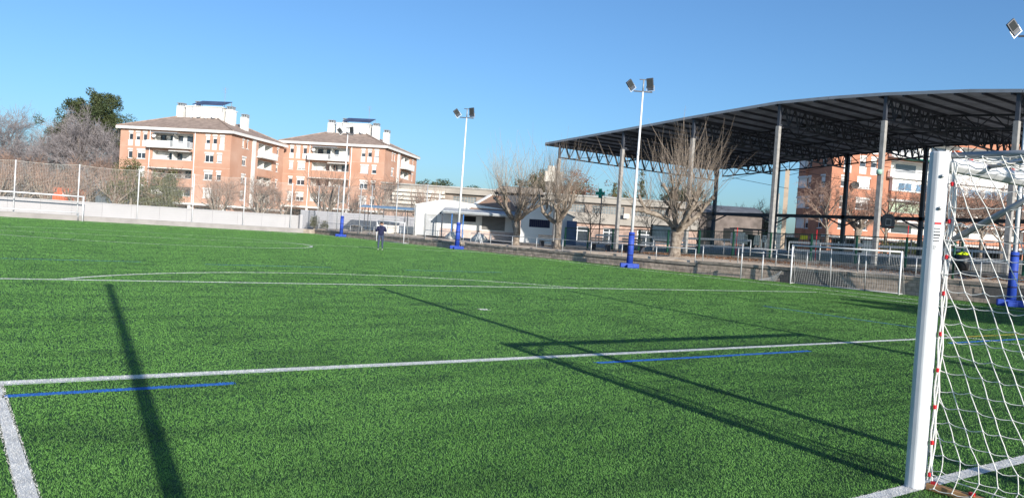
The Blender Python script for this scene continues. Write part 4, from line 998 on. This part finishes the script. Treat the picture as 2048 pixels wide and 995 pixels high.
plant_tree('pollarded_tree', 'bare pollarded tree left of the first court post, between two mast poles', 'tree', pollard(17, 2.0, 8, .28, 5, 2.0, 15, 4.0, .007, 1.0, 4.6), (26.7, 41.8, .62), bark, twig, GP, 1)
plant_tree('pollarded_tree', 'bare pollarded tree with dark shaded trunk beside the clubhouse porch', 'tree', pollard(29, 2.0, 8, .30, 6, 2.2, 14, 4.0, .007, 1.0, 4.7), (26.7, 46.9, .6), bark, twig, GP, 2)
plant_tree('pollarded_tree', 'bare twiggy tree at the right edge in front of the court roof', 'tree', pollard(41, 2.0, 8, .3, 5, 1.6, 10, 4.6, .0075, 1.0, 4.6), (27.4, 7.9, .8), bark, twig, GP, 2)
def bare_tree(seed, H, trunk, spread=.7, n1=7, n2=6, n3=6, n4=4, tr=.016, up=.12, start=.25):
    rg = random.Random(seed); T = MB(); S_ = MB()
    q, d = curve_pts(Vector((0, 0, 0)), Vector((0, 0, 1)), H*.62, 6, .06, rg, .1); T.tube(q, [trunk*(1.2-.15*i) for i in range(7)], 9, True, .07, rg)
    def grow(p, d, L, r, lv):
        k = {1: 4, 2: 3, 3: 3, 4: 2}[lv]; qq, dd = curve_pts(p, d, L, k, .10+.03*lv, rg, up)
        rr_ = [max(tr*.5, r*(1-.75*i/k)) for i in range(k+1)]
        (T if lv == 1 else S_).tube(qq, rr_, 6 if lv == 1 else 3, False)
        if lv == 4: return
        for c in range({1: n2, 2: n3, 3: n4}[lv]):
            t = rg.uniform(.25, 1.0); i = min(k-1, int(t*k)); pp = qq[i].lerp(qq[i+1], t*k-i)
            ax = Vector((rg.gauss(0, 1), rg.gauss(0, 1), rg.gauss(0, .7))).normalized()
            grow(pp, (d*.75+ax*.72).normalized(), L*rg.uniform(.45, .68), max(tr, r*.5*(1-.4*t)), lv+1)
    for c in range(n1):
        t = lerp(start, 1, (c+rg.random()*.5)/n1); i = min(5, int(t*6)); pp = q[i].lerp(q[i+1], t*6-i); a = c*2.4+rg.uniform(-.4, .4)
        grow(pp, Vector((math.cos(a)*spread, math.sin(a)*spread, rg.uniform(.6, 1.1))), H*rg.uniform(.36, .48)*(1.1-.3*t), trunk*.5, 1)
    return T, S_
# background pollards with pale limbs in front of the apartment blocks
GB = 'bare trees in front of the brick apartment blocks'
P1 = plant_tree('bare_tree', 'wide bare tree with pale limbs before the left part of the second brick block', 'tree', pollard(51, 1.4, 8, .3, 7, 1.6, 10, 3.2, .012, 1.0, 4.6), (29.8, 92.1, .7), bark, twig_r, GB)
P1.scale = (1.15, 1.15, 1.12)
P2 = plant_tree('bare_tree', 'bare tree with spreading pale limbs below the balcony corner of the first brick block', 'tree', pollard(52, 1.2, 8, .24, 6, 1.6, 10, 2.4, .012, 1.1, 3.9), (18.6, 100.1, .3), bark, twig_r, GB)
Q1 = plant_tree('bare_tree', 'small bare reddish tree before the right face of the first brick block', 'tree', bare_tree(61, 6.2, .16, .8, 7, 6, 6, 4, .018), (23.1, 97, .4), bark, twig_r, GB)
spots = [(P2, 23.9, 99.0, 1.02, 'bare tree behind the wall just left of the far corner pier'), (P1, 8.3, 106, .95, 'bare pale limbed tree behind the wall between the second and third net posts'),
         (P2, 33.8, 92.5, .92, 'small bare tree half hidden behind the thick tree at the second block'), (Q1, 35.4, 88.5, 1.2, 'bare reddish tree rising above the blue shelter'),
         (P2, 40.5, 86.5, 1.15, 'bare tree with long upright shoots before the striped end of the school'), (Q1, 26.6, 98.5, .85, 'thin bare tree between the two brick blocks'),
         (Q1, 20.6, 103.5, .95, 'reddish bare tree partly in front of the corner of the first brick block'), (Q1, 13.4, 105.5, 1.1, 'reddish bare tree below the white balcony of the first brick block'),
         (P2, 3.9, 108, .9, 'bare pale stemmed tree behind the far goal crossbar'), (P2, .5, 107, .98, 'bare tree right of the orange container'), (Q1, -1.5, 110, 1.15, 'bare brownish tree left of the orange container'),
         (P1, -3.8, 106, .85, 'bare tree behind the wall at the left edge'), (Q1, 5.9, 112, 1.2, 'bare brown tree right of the orange container and behind the ball net'), (Q1, -6.3, 109, 1.05, 'bare brown tree at the extreme left behind the ball net')]
for i, (src, x, y, sc_, lab) in enumerate(spots): dup(src, (x, y, .25), i*1.3+.5, lab, sc_)
# tall distant bare trees at left
GL = 'tall grey bare trees at the far left'
L1 = plant_tree('bare_tree', 'tall dense grey bare tree in front of the big pine', 'tree', bare_tree(71, 18, .42, .8, 12, 9, 8, 5, .026, .12, .10), (11.4, 158, 0), bark, twig_g, GL)
L2 = plant_tree('bare_tree', 'tall slender grey bare tree third from the left edge', 'tree', bare_tree(72, 15, .26, .38, 9, 7, 6, 5, .020, .16, .12), (5.6, 166, 0), bark, twig_g, GL)
for i, (src, x, y, sc_, lab) in enumerate([(L2, -.6, 170, 1.12, 'tall slender grey bare tree at the left edge'), (L2, 2.4, 175, 1.02, 'tall slender grey bare tree second from the left edge'), (L1, 8.0, 162, .82, 'dense grey bare tree just left of the big pine crown'),
        (L1, 15.2, 152, .74, 'dense grey bare tree touching the left edge of the first brick block'), (L2, -4.5, 168, 1.1, 'tall grey bare tree just outside the left edge'), (L1, 3.2, 158, .62, 'low dense bare tree behind the orange container'), (L1, -2.0, 160, .62, 'low dense bare tree behind the white houses')]):
    dup(src, (x, y, 0), i*1.7, lab, sc_)
# bare street trees by the third block
GR = 'bare street trees before the third apartment block'
R1 = plant_tree('bare_tree', 'round bare street tree at the shaded corner of the third brick block', 'tree', bare_tree(81, 8.2, .2, .9, 9, 7, 6, 4, .015, .06, .35), (76.4, 52.4, 2.3), bark, twig_r, GR)
R2 = plant_tree('bare_tree', 'thick pollarded street tree right of the basketball hoop', 'tree', pollard(83, 2.4, 8, .42, 6, 1.6, 12, 3.0, .011, 1.2, 4.9), (79.3, 50.3, 2.3), bark, twig_r, GR)
for i, (src, x, y, sc_, lab) in enumerate([(R1, 82, 48.3, 1.0, 'round bare street tree in front of the glazed balconies, beside a court post'), (R1, 86.5, 45.4, 1.12, 'bare brown tree first from the left inside the near goal net'), (R1, 90, 43.4, 1.0, 'bare brown tree in the middle of the near goal net'), (R1, 94, 40.6, 1.1, 'bare brown tree at the right edge behind the blue padded mast'), (R1, 84.5, 42.8, .95, 'bare brown tree between the goal post and the first net column'), (R1, 88.5, 40.5, 1.15, 'wide bare brown tree behind the middle of the goal net brace'),
        (R1, 99.6, 78.7, .95, 'tall bare tree left of the beige tower'), (R1, 95, 82, .85, 'bare tree in front of the grey roofed warehouse'), (R1, 88, 86, .8, 'bare tree left of the grey roofed warehouse'), (R1, 72, 84, .8, 'bare tree rising over the middle of the school roof'), (R1, 66, 84.5, .62, 'small bare tree over the school roof right of the green cross')]):
    dup(src, (x, y, 2.0 if i < 6 else 1.2), i*1.9+.4, lab, sc_)
# small young tree in front of the school
Y1 = plant_tree('young_tree', 'small bare tree before the school door right of the green cross', 'tree', bare_tree(91, 4.6, .07, .8, 7, 5, 5, 3, .011), (43, 56.8, 1.0), bark, twig)
dup(Y1, (45.0, 50.5, 1.1), 1.2, 'small bare tree standing between the mast and the thick pollarded tree')
dup(Y1, (47.5, 47.0, 1.1), 2.2, 'small bare tree hidden behind the limbs of the thick pollarded tree')
# evergreens
def leafy(seed, blobs, n, s, trunk, H, quad=.5):
    rg = random.Random(seed); T = MB(); T.tube([(0, 0, 0), (.1, 0, H*.4), (0, .1, H*.8)], [trunk, trunk*.8, trunk*.3], 8, True, .1, rg)
    N = MB(); tot = sum(b_[3]**2 for b_ in blobs)
    for (x, y, z, r, fl) in blobs:
        T.tube([(0, 0, max(.3, z-r*1.2)), (x*.6, y*.6, z-r*.3), (x, y, z)], [trunk*.35, trunk*.25, trunk*.1], 5)
        subs = [(Vector((rg.gauss(0, .52)*r, rg.gauss(0, .52)*r, rg.gauss(0, .45)*r*fl)), r*rg.uniform(.22, .42)) for _ in range(30)]
        for _ in range(int(n*r*r/tot)):
            c, rr_ = rg.choice(subs); v = Vector((rg.gauss(0, 1), rg.gauss(0, 1), rg.gauss(0, 1))).normalized()*rr_*rg.uniform(.6, 1.05); p = Vector((x, y, z))+c+v
            a = Vector((rg.gauss(0, 1), rg.gauss(0, 1), rg.gauss(0, 1))).normalized(); b_ = a.cross(v).normalized(); ss = s*rg.uniform(.5, 1.2)
            N.face([p-a*ss*.5, p+b_*ss*.28, p+a*ss*.5+v.normalized()*ss*.3])
    return T, N
big_blobs = [(-.5, 0, 15, 4.2, .9), (1.8, 0, 17.6, 3.4, .9), (-2.6, 0, 18, 3.2, .8), (.4, 0, 20.0, 2.7, .8), (3.6, 0, 14, 3.0, .8), (-5.6, 0, 14.3, 2.5, .7), (5.6, .3, 11.2, 3.0, .8), (3, 0, 8.5, 3.4, .9), (-4, 0, 11, 2.8, .8), (6.8, 0, 14.2, 1.6, .7)]
plant_tree('pine_tree', 'big dark green pine standing above the bare trees at left', 'tree', leafy(3, big_blobs, 60000, .5, .5, 20), (14.0, 166, .3), bark, pine_m, cname='crown')
round_blobs = [(0, 0, 7.5, 3.0, .8), (-2.6, 0, 6.6, 2.4, .8), (2.7, 0, 6.6, 2.5, .8), (0.5, 0, 9.2, 2.2, .7), (-4.5, 0, 5.4, 1.8, .8), (4.6, 0, 5.3, 2.0, .8)]
PT = plant_tree('pine_tree', 'rounded dark pine just right of the second brick block roof', 'tree', leafy(13, round_blobs, 11000, .5, .35, 9), (76.5, 146.5, .9), bark, pine_m, 'dark pines beyond the school roof', cname='crown'); PT.scale = (1.3, 1.3, 1.0)
for x, y, s_, lab in [(81.0, 141.8, (1.15, 1.15, .92), 'small rounded dark pine beside the mast by the clubhouse'), (94.6, 131.7, 1.35, 'dark pine behind the bare trees, left of the beige water tower'), (71.9, 149.4, 1.0, 'low dark pine touching the corner of the second brick block'), (99.5, 128.2, 1.15, 'dark pine right of the beige water tower'), (84.5, 139.5, .9, 'lowest dark pine right of the mast by the clubhouse'), (118, 114, 1.2, 'dark pine above the school roof left of the thick pollarded tree'), (126, 100, .8, 'dark pine above the grey warehouse roof')]:
    dup(PT, (x, y, .6), x, lab, s_)
cyp = [(0, 0, 2+i*1.35, 1.5-.13*i, 1.2) for i in range(9)]
plant_tree('cypress_tree', 'pointed dark cypress over the school roof beside the tall mast', 'tree', leafy(15, cyp, 7000, .4, .25, 12), (111.5, 119.5, 1.0), bark, pine_m, cname='crown').scale = (1, 1, 1.15)
cy2 = [(0, 0, 1.6+i*1.0, 1.5-.12*i, 1.0) for i in range(9)]
plant_tree('cypress_tree', 'broader dark green conifer over the school roof left of the tall mast', 'tree', leafy(16, cy2+[(1.6, 0, 7, 1.6, .9), (-1.5, 0, 5.5, 1.6, .9)], 8000, .4, .25, 11), (106.5, 122.5, 2.0), bark, pine_y, cname='crown').scale = (1.1, 1.1, 1.15)
rb = [(0, 0, 6.4, 2.6, .8), (-3, 0, 6, 2.2, .8), (3, 0, 6.2, 2.2, .8), (0, 0, 8.4, 1.8, .8), (5, 0, 5.2, 1.6, .8), (-5, 0, 5.4, 1.6, .8)]
plant_tree('autumn_tree', 'tree with rust coloured leaves rising over the school roof right of the green cross', 'tree', leafy(18, rb, 5200, .30, .3, 8), (92, 118, 1.5), bark, rust_leaf, cname='crown').scale = (1.5, 1.5, 1.35)
sb = [(0, 0, 3.2, 1.9, 1), (-1.2, 0, 2.4, 1.5, .9), (1.3, 0, 2.3, 1.6, .9), (0, 0, 4.6, 1.2, .9)]
SB = plant_tree('evergreen_shrub', 'dark olive evergreen behind the ball net left of the first brick block', 'tree', leafy(19, sb, 9000, .26, .2, 4), (9.9, 106.5, .4), bark, pine_y, 'olive evergreens behind the far wall', cname='crown'); SB.scale = (1.15, 1.15, 1.25)
dup(SB, (13.4, 103.4, .3), 2, 'olive evergreen below the white balcony of the first brick block', (.95, .95, 1.1))
dup(SB, (24.95, 83.2, .4), 1, 'small dark shrub at the corner between the white wall and the sheet fence', .28)
dup(SB, (25.8, 82.4, .4), 2.5, 'low shrub just right of the corner shrub, before the sheet fence', .2)
SH = thing('unseen_shadow_tree', 'unseen evergreen tree added behind the near goal line to shadow the pitch', 'tree', (13.4, -9.2, 0))  # out of frame, added and shaped to cast the blurred shadow at right
k = leafy(23, [(0, 0, 6.6, 1.5, .5), (2.4, 0, 6.3, 1.5, .5), (4.8, .3, 6.6, 1.6, .5), (7.5, 0, 6.4, 1.8, .5), (1.2, 0, 7.5, 1.1, .5)], 16000, .4, .16, 7); k[0].build('trunk', bark, SH, True); k[1].build('crown', pine_m, SH)
# ------------------------------------------------------------------ far things
ot = thing('orange_container', 'orange container with white lettering behind the wall and the ball net', 'container', (3.1, 123.4, .7), R(-38))
MB().box(0, 3.3, 0, 2.4, 0, 2.9).build('body', orange_s, ot, bev=.03)
lt = MB()
def strokes(b, segs, x0, z0, s, y=-.02):
    for x1, z1, x2, z2 in segs: b.bar((x0+x1*s, y, z0+z1*s), (x0+x2*s, y, z0+z2*s), .09)
strokes(lt, [(0, 0, 1, 0), (1, 0, 1, .5), (1, .5, 0, .5), (0, .5, 0, 1), (0, 1, 1, 1)], 1.5, 1.7, .45); strokes(lt, [(0, 0, 0, 1), (0, 1, 1, 0), (1, 0, 1, 1)], 2.15, 1.7, .45); lt.build('lettering', white_paint, ot)
for i in range(7): MB().box(.2+i*.45, .26+i*.45, -.03, -.001, .1, 1.5).build('rib', orange_s, ot)
for (x, y, w_, h, lab) in [(-4.5, 176, 9.5, 8.3, 'white house behind the bare trees at the left edge'), (5.5, 172, 6.5, 6.2, 'lower white house behind the orange container')]:
    t = thing('white_house', lab, 'house', (x, y, .2), R(-36)); F = Face((0, 0), (1, 0), (0, -1)); H = [(a, a+1.1, z, z+1.3) for a in (1.2, 3.8, 6.4) if a+1.1 < w_ for z in (1.2, 4.3) if z+1.4 < h]
    wall_holes(F, w_, 0, h, H).build('front_wall', render_w, t); MB().box(0, w_, .3, 8, 0, h).build('side_walls', render_w, t)
    for q in H: window(t, F, *q)
    MB().prism([(-.4, -.4, h), (w_+.4, -.4, h), (w_+.4, 8.4, h), (-.4, 8.4, h)], [(.6, 3.4, h+1.3), (w_-.6, 3.4, h+1.3), (w_-.6, 4.6, h+1.3), (.6, 4.6, h+1.3)]).build('roof', tile_roof, t)
rs_ = thing('small_brick_kiosk', 'small orange brick hut behind the wall beside the big evergreen', 'hut', (9.6, 111, .6), R(-38))
MB().box(0, 2.6, 0, 2, 0, 2.6).build('walls', brick_o, rs_); MB().box(-.2, 2.8, -.3, 2.2, 2.61, 2.75).build('roof', render_w, rs_); MB().box(.5, 1.4, -.03, -.001, .9, 1.9).build('shutter', shutter_w, rs_)
wt = thing('water_tower', 'beige block shaped water tower between the bare trees', 'tower', (83.2, 115.3, 1), R(-36))
MB().tube([(0, 0, 0), (0, 0, 10.4)], [.7, .7], 12).build('shaft', beige_c, wt); MB().box(-.95, .95, -.9, .9, 10.401, 12.4).box(-.4, .95, -.9, .9, 12.401, 13.4).build('head', render_bare, wt, bev=.05); MB().box(.3, 2.6, .5, 2.4, 10.2, 12.5).build('side_tank', concrete, wt)
tw = thing('tower', 'tall beige slab tower seen between the court posts', 'tower', (78.0, 59.7, 1), R(-55))
MB().box(-.27, .27, -.34, .34, 0, 10.75).build('slab', mat('tan_concrete', (.46, .36, .27), .9, .12, 1), tw); MB().box(-.29, .29, -.36, .36, 10.751, 10.9).build('cap', beige_c, tw)
tw = thing('tower', 'shorter beige tower just left of the tall beige slab tower', 'tower', (77.1, 60.5, 1), R(-55))
MB().box(-.4, .4, -.34, .34, 0, 7.6).build('slab', render_bare, tw); MB().box(-.42, .42, -.36, .36, 7.601, 7.75).build('cap', beige_c, tw)
wh = thing('warehouse', 'long low warehouse with grey curved roof beyond the court', 'building', (74, 78, 1), R(-36))
MB().box(0, 15, 0, 14, 0, 5.2).build('walls', mat('dim_brick', (.17, .14, .125), .95, .3, 1, .3, 10), wh); b = MB(); n = 8
pr = [(lerp(-.5, 14.5, i/n), 5.2+1.5*math.sin(math.pi*i/n)**.8) for i in range(n+1)]
b.prism([(-.3, y, z) for y, z in pr][::-1], [(15.3, y, z) for y, z in pr][::-1]); b.build('roof', mat('slate_grey_roof', (.13, .135, .15), .7, .2, 1), wh)
for i in range(5): MB().box(1.2+i*2.8, 2.6+i*2.8, -.04, -.001, 1.2, 3.2).build('window', dark_in, wh)
# green pharmacy cross
gc = thing('pharmacy_sign', 'green cross sign on a thin pole above the school front', 'sign', (44.6, 57.6, 1.0), R(-38))
MB().tube([(.18, .1, 0), (.18, .1, 5.35)], .055, 8).build('pole', dark_steel, gc, True)
MB().box(-.16, .16, -.08, .08, 4.62, 5.58).box(-.47, -.161, -.08, .08, 4.94, 5.26).box(.161, .47, -.08, .08, 4.94, 5.26).build('cross', green_sign, gc, bev=.01)
# billboard, kiosk, bins, signs
bb = thing('billboard', 'pale blue poster board in a dark frame left of the thick pollarded tree', 'billboard', (45.0, 50.4, 1.1), R(-36))
MB().box(0, 1.9, 0, .08, .6, 2.0).build('poster', mat('pale_blue_poster', (.42, .5, .56), .4, .2, 1.2), bb)
f = MB(); f.box(-.08, 0, -.05, .12, 0, 2.1).box(1.9, 1.98, -.05, .12, 0, 2.1).box(0, 1.9, -.05, .12, 2.001, 2.1).box(0, 1.9, -.05, .12, .5, .599); f.build('frame', dark_steel, bb)
kk = thing('kiosk', 'small white kiosk with dark flat roof beyond the green fence', 'kiosk', (47.2, 42.6, 1.7), R(-36))
MB().box(0, .95, 0, 1.2, .2, 1.25).build('counter_panel', white_paint, kk, bev=.02); MB().box(1.0, 2.3, .1, 1.2, .2, 1.1).build('body', shutter_w, kk, bev=.02); MB().box(-.1, 2.7, -.2, 1.4, 1.5, 1.62).build('roof', dark_steel, kk)
for x in (.05, 2.25): MB().box(x-.04, x+.04, .5, .58, 0, 1.5).build('post', dark_steel, kk)
for i, (px, py, pz, w_, h, mt_, lab) in enumerate([(52.1, 39.0, 2.85, .62, .36, yellow_s, 'small yellow sign beyond the green fence'), (52.9, 38.4, 2.4, .75, .62, shutter_w, 'square white notice board right of the yellow sign'), (54.9, 45.2, 2.6, .36, .66, shutter_w, 'small upright white sign beside the beige tower foot'), (54.5, 36.9, 2.5, .6, .4, shutter_w, 'white tilted board behind the side goal crossbar'), (55.6, 35.9, 2.5, .5, .35, shutter_w, 'white panel right of the tilted board behind the side goal')]):
    t = thing('sign', lab, 'sign', (px, py, pz-1.3), R(-38)); MB().box(-w_/2, w_/2, 0, .04, 1.3-h/2, 1.3+h/2).build('panel', mt_, t, bev=.01); MB().box(-.03, .03, .041, .08, -.2, 1.3).build('post', dark_steel, t)
    if i == 2:
        k = MB()
        for z in (1.42, 1.22): k.box(-.1, .1, -.012, -.001, z-.05, z+.05)
        k.build('printed_bands', ink, t)
for i, (x, y, lab) in enumerate([(48.6, 42.0, 'dark bin right of the white kiosk'), (55.6, 40.2, 'dark bin beneath the tower left of the yellow sign'), (51.3, 39.6, 'dark bin just left of the yellow sign')]):
    t = thing('litter_bin', lab, 'bin', (x, y, 1.6), 0); MB().prism([(-.3, -.3, 0), (.3, -.3, 0), (.3, .3, 0), (-.3, .3, 0)], [(-.38, -.38, 1.1), (.38, -.38, 1.1), (.38, .38, 1.1), (-.38, .38, 1.1)]).build('body', black_p, t, bev=.03); MB().box(-.4, .4, -.42, .42, 1.101, 1.2).build('lid', black_p, t, bev=.03)
for i, (x, y, lab) in enumerate([(29.15, 22.6, 'red marker pole behind the side goal'), (29.15, 17.6, 'red marker pole at the right end of the side goal'), (29.15, 27.9, 'red marker pole right of the thick pollarded tree')]):
    MB().tube([(x, y, terr_z(y)-.1), (x, y, terr_z(y)+(1.75 if i != 1 else 2.1))], .022, 6).build('marker_pole', red_p, None, True, label=lab, cat='pole')
# street railing and low hedge beyond court
sr_ = thing('street_railing', 'thin dark street railing beyond the court before the third apartment block', 'railing', (0, 0, 0))
A_, B_ = Vector((56.5, 44, 2.0)), Vector((61, 22, 2.0)); k = MB(); n = 90
for i in range(n+1): p = A_.lerp(B_, i/n); k.bar(p, p+Vector((0, 0, 1.1)), .03)
k.bar(A_+Vector((0, 0, 1.1)), B_+Vector((0, 0, 1.1)), .05); k.build('railing_section', dark_steel, sr_)
for i in range(5):
    p = A_.lerp(B_, i/4); MB().bar(p, p+Vector((0, 0, 1.3)), .09).build('post', dark_steel, sr_)
hd = thing('hedge', 'dark green hedge below the porch of the third apartment block', 'hedge', (78, 46, 2.1), R(-30))
k = leafy(44, [(i*1.1, 0, .7, .9, .8) for i in range(9)], 5200, .28, .05, .8); k[1].build('foliage', pine_m, hd); k[0].build('stems', bark, hd)
# bin on the wall at right, with a yellow vest
bn = thing('waste_bin', 'black bin with a fluorescent yellow cloth on top seen through the goal net', 'bin', (26.6, 13.75, .98), .4)
MB().tube([(0, 0, .3), (0, 0, .96)], [.24, .3], 12).build('bin_body', black_p, bn, True); MB().tube([(.0, .34, -.1), (.0, .34, 1.5)], .05, 8).build('post', green_steel, bn, True)
cl = MB(); rg = random.Random(8)
for i in range(14):
    a = i*.45; cl.face([(math.cos(a)*.05, math.sin(a)*.1, 1.06+rg.uniform(0, .06)), (math.cos(a)*.26, math.sin(a)*.26, .97+rg.uniform(-.02, .05)), (math.cos(a+.6)*.26, math.sin(a+.6)*.26, .97+rg.uniform(-.05, .08)), (0, 0, 1.1)])
clo = cl.build('yellow_cloth', yellow_v, None, label='crumpled fluorescent yellow cloth lying on the black bin', cat='cloth'); clo.location = (26.6, 13.75, .98)
# benches on the soil / court left of mast
def bench(x, y, rz, lab):
    t = thing('bench', lab, 'bench', (x, y, terr_z(y)-.05), rz, 'benches by the green fence')
    for k in range(3): MB().box(-.9, .9, -.22+k*.15, -.1+k*.15, .42, .46).build('slat', cap_conc, t)
    for k in range(2): MB().box(-.9, .9, .24, .28, .6+k*.16, .72+k*.16).build('slat', cap_conc, t)
    for x_ in (-.75, .75): MB().box(x_-.03, x_+.03, -.2, .24, 0, .419).build('leg', dark_steel, t)
bench(28.0, 44.5, R(90), 'dark bench under the barred window of the gabled building'); bench(28.0, 38.6, R(90), 'dark bench right of the middle pollarded tree'); bench(28.1, 35.4, R(90), 'dark bench beside the brown leaf heap')
hb = thing('picnic_table', 'low table behind the wall near the farthest floodlight mast', 'table', (25.9, 74.2, .5), R(60))
MB().box(-1.1, 1.1, -.35, .35, .7, .76).build('table_top', cap_conc, hb); 
for x_ in (-.8, .8): MB().box(x_-.05, x_+.05, -.6, .6, 0, .7).build('leg', dark_steel, hb)
for y_ in (-.75, .6): MB().box(-1.1, 1.1, y_, y_+.2, .42, .46).build('bench_plank', cap_conc, hb)
for i, (x, y) in enumerate(((27.6, 57.6), (28.3, 54.4))):
    t = thing('round_planter', ('pale concrete planter below the porch, left one', 'pale concrete planter below the porch, right one')[i], 'planter', (x, y, .55)); MB().tube([(0, 0, 0), (0, 0, .35), (0, 0, .7)], [.75, .7, .35], 12).build('body', render_bare, t, True); MB().tube([(0, 0, .7), (0, 0, .76)], [.25, .2], 10).build('lid', concrete, t)
wc = thing('leaning_ladder', 'small pale folding step ladder behind the padded mast by the clubhouse', 'ladder', (25.1, 49.2, .55), .5); wc.scale = (.75, .75, .8)
for x_ in (-.2, .2): MB().bar((x_, 0, 0), (x_*.7, .35, 1.1), .045).bar((x_, .7, 0), (x_*.7, .36, 1.1), .035).build('rail', white_paint, wc)
for k in range(4): MB().box(-.19+k*.012, .19-k*.012, .05+k*.09-.04, .05+k*.09+.04, .2+k*.24, .23+k*.24).build('step', white_paint, wc)
# ------------------------------------------------------------------ person (seen from behind, hands at the face)
def skin_mesh(name, joints, edges, mt, parent, sub=2):
    me = bpy.data.meshes.new(name); me.from_pydata([j[0] for j in joints], edges, []); me.materials.append(mt); o = bpy.data.objects.new(name, me); C.objects.link(o); o.parent = parent
    md = o.modifiers.new('skin', 'SKIN'); md.use_smooth_shade = True
    for i, j in enumerate(joints):
        v = me.skin_vertices[0].data[i]; v.radius = j[1] if isinstance(j[1], tuple) else (j[1], j[1]); v.use_root = (i == 0)
    s_ = o.modifiers.new('sub', 'SUBSURF'); s_.levels = sub; s_.render_levels = sub
    return o
pz = thing('person', 'person in dark navy hooded jacket and blue grey trousers, hands raised to the face', 'person', (12.51, 41.37, 0), R(-22))
# local +y is the way the person faces
body = [((0, 0, .93), (.17, .12)), ((0, 0, 1.12), (.175, .12)), ((0, .01, 1.32), (.2, .125)), ((0, .02, 1.43), (.13, .10)), ((0, .04, 1.52), (.06, .06)),
        ((-.19, .01, 1.39), .075), ((-.27, .04, 1.16), .062), ((-.2, .22, 1.2), .05), ((-.09, .22, 1.48), .036),
        ((.19, .01, 1.39), .075), ((.28, .04, 1.17), .062), ((.22, .22, 1.24), .05), ((.11, .22, 1.5), .036),
        ((-.1, 0, .86), .1), ((-.115, .01, .5), .072), ((-.12, -.02, .12), .05), ((.1, 0, .86), .1), ((.115, .02, .5), .072), ((.13, .0, .12), .05)]
edges = [(0, 1), (1, 2), (2, 3), (3, 4), (3, 5), (5, 6), (6, 7), (7, 8), (3, 9), (9, 10), (10, 11), (11, 12), (0, 13), (13, 14), (14, 15), (0, 16), (16, 17), (17, 18)]
skin_mesh('body', body, edges, jeans, pz)
jk = [((0, 0, .84), (.19, .14)), ((0, 0, 1.0), (.2, .145)), ((0, 0, 1.2), (.205, .145)), ((0, .01, 1.36), (.2, .13)), ((0, .02, 1.46), (.1, .09)),
      ((-.2, .01, 1.39), .09), ((-.28, .04, 1.15), .078), ((-.21, .22, 1.21), .064), ((-.12, .22, 1.40), .052), ((.2, .01, 1.39), .09), ((.29, .04, 1.16), .078), ((.23, .22, 1.24), .064), ((.14, .22, 1.42), .052)]
skin_mesh('jacket', jk, [(0, 1), (1, 2), (2, 3), (3, 4), (3, 5), (5, 6), (6, 7), (7, 8), (3, 9), (9, 10), (10, 11), (11, 12)], navy, pz)
skin_mesh('hood', [((0, -.05, 1.47), (.13, .06)), ((0, -.09, 1.42), (.12, .05)), ((0, -.11, 1.36), (.07, .04))], [(0, 1), (1, 2)], navy, pz)
hd_ = skin_mesh('head', [((0, .05, 1.50), .05), ((0, .05, 1.56), (.06, .07)), ((0, .045, 1.64), (.078, .092)), ((0, .04, 1.70), (.062, .075))], [(0, 1), (1, 2), (2, 3)], skin, pz)
skin_mesh('hair', [((0, .0, 1.60), (.078, .07)), ((0, .02, 1.67), (.088, .09)), ((0, .035, 1.73), (.062, .07))], [(0, 1), (1, 2)], hair, hd_)
for sx in (-1, 1):
    e = MB().tube([(sx*.085, .04, 1.60), (sx*.095, .035, 1.66)], [.012, .016], 6).build('ear', skin, hd_, True)
for i, (j, sx) in enumerate(((Vector((-.10, .22, 1.46)), 1), (Vector((.12, .22, 1.48)), -1))):
    hn = skin_mesh('hand', [(tuple(j), .024), (tuple(j+Vector((.01*sx, .01, .05))), (.036, .018)), (tuple(j+Vector((.015*sx, .015, .095))), (.034, .016))], [(0, 1), (1, 2)], skin, pz, 1)
    for f_i in range(4):
        b0 = j+Vector((.015*sx+(-.026+.017*f_i), .018, .10)); MB().tube([b0, b0+Vector((0, .012, .032)), b0+Vector((.004*sx, .034, .052-.004*abs(f_i-1.5)))], [.0085, .008, .006], 6).build('finger', skin, hn, True)
    b0 = j+Vector((.035*sx, .01, .04)); MB().tube([b0, b0+Vector((.022*sx, .016, .02)), b0+Vector((.026*sx, .03, .042))], [.01, .009, .007], 6).build('thumb', skin, hn, True)
ph = MB().box(-.04, .05, .255, .265, 1.53, 1.66).build('phone', black_p, None, label='dark phone held up by the standing person', cat='phone'); ph.location = (12.51, 41.37, 0); ph.rotation_euler = (0, 0, R(-22))
for x_ in (-.12, .13): skin_mesh('shoe', [((x_, -.06, .055), (.045, .04)), ((x_, .06, .05), (.05, .035)), ((x_, .16, .035), (.038, .025))], [(0, 1), (1, 2)], shoe, pz, 1)
bpy.context.view_layer.update()
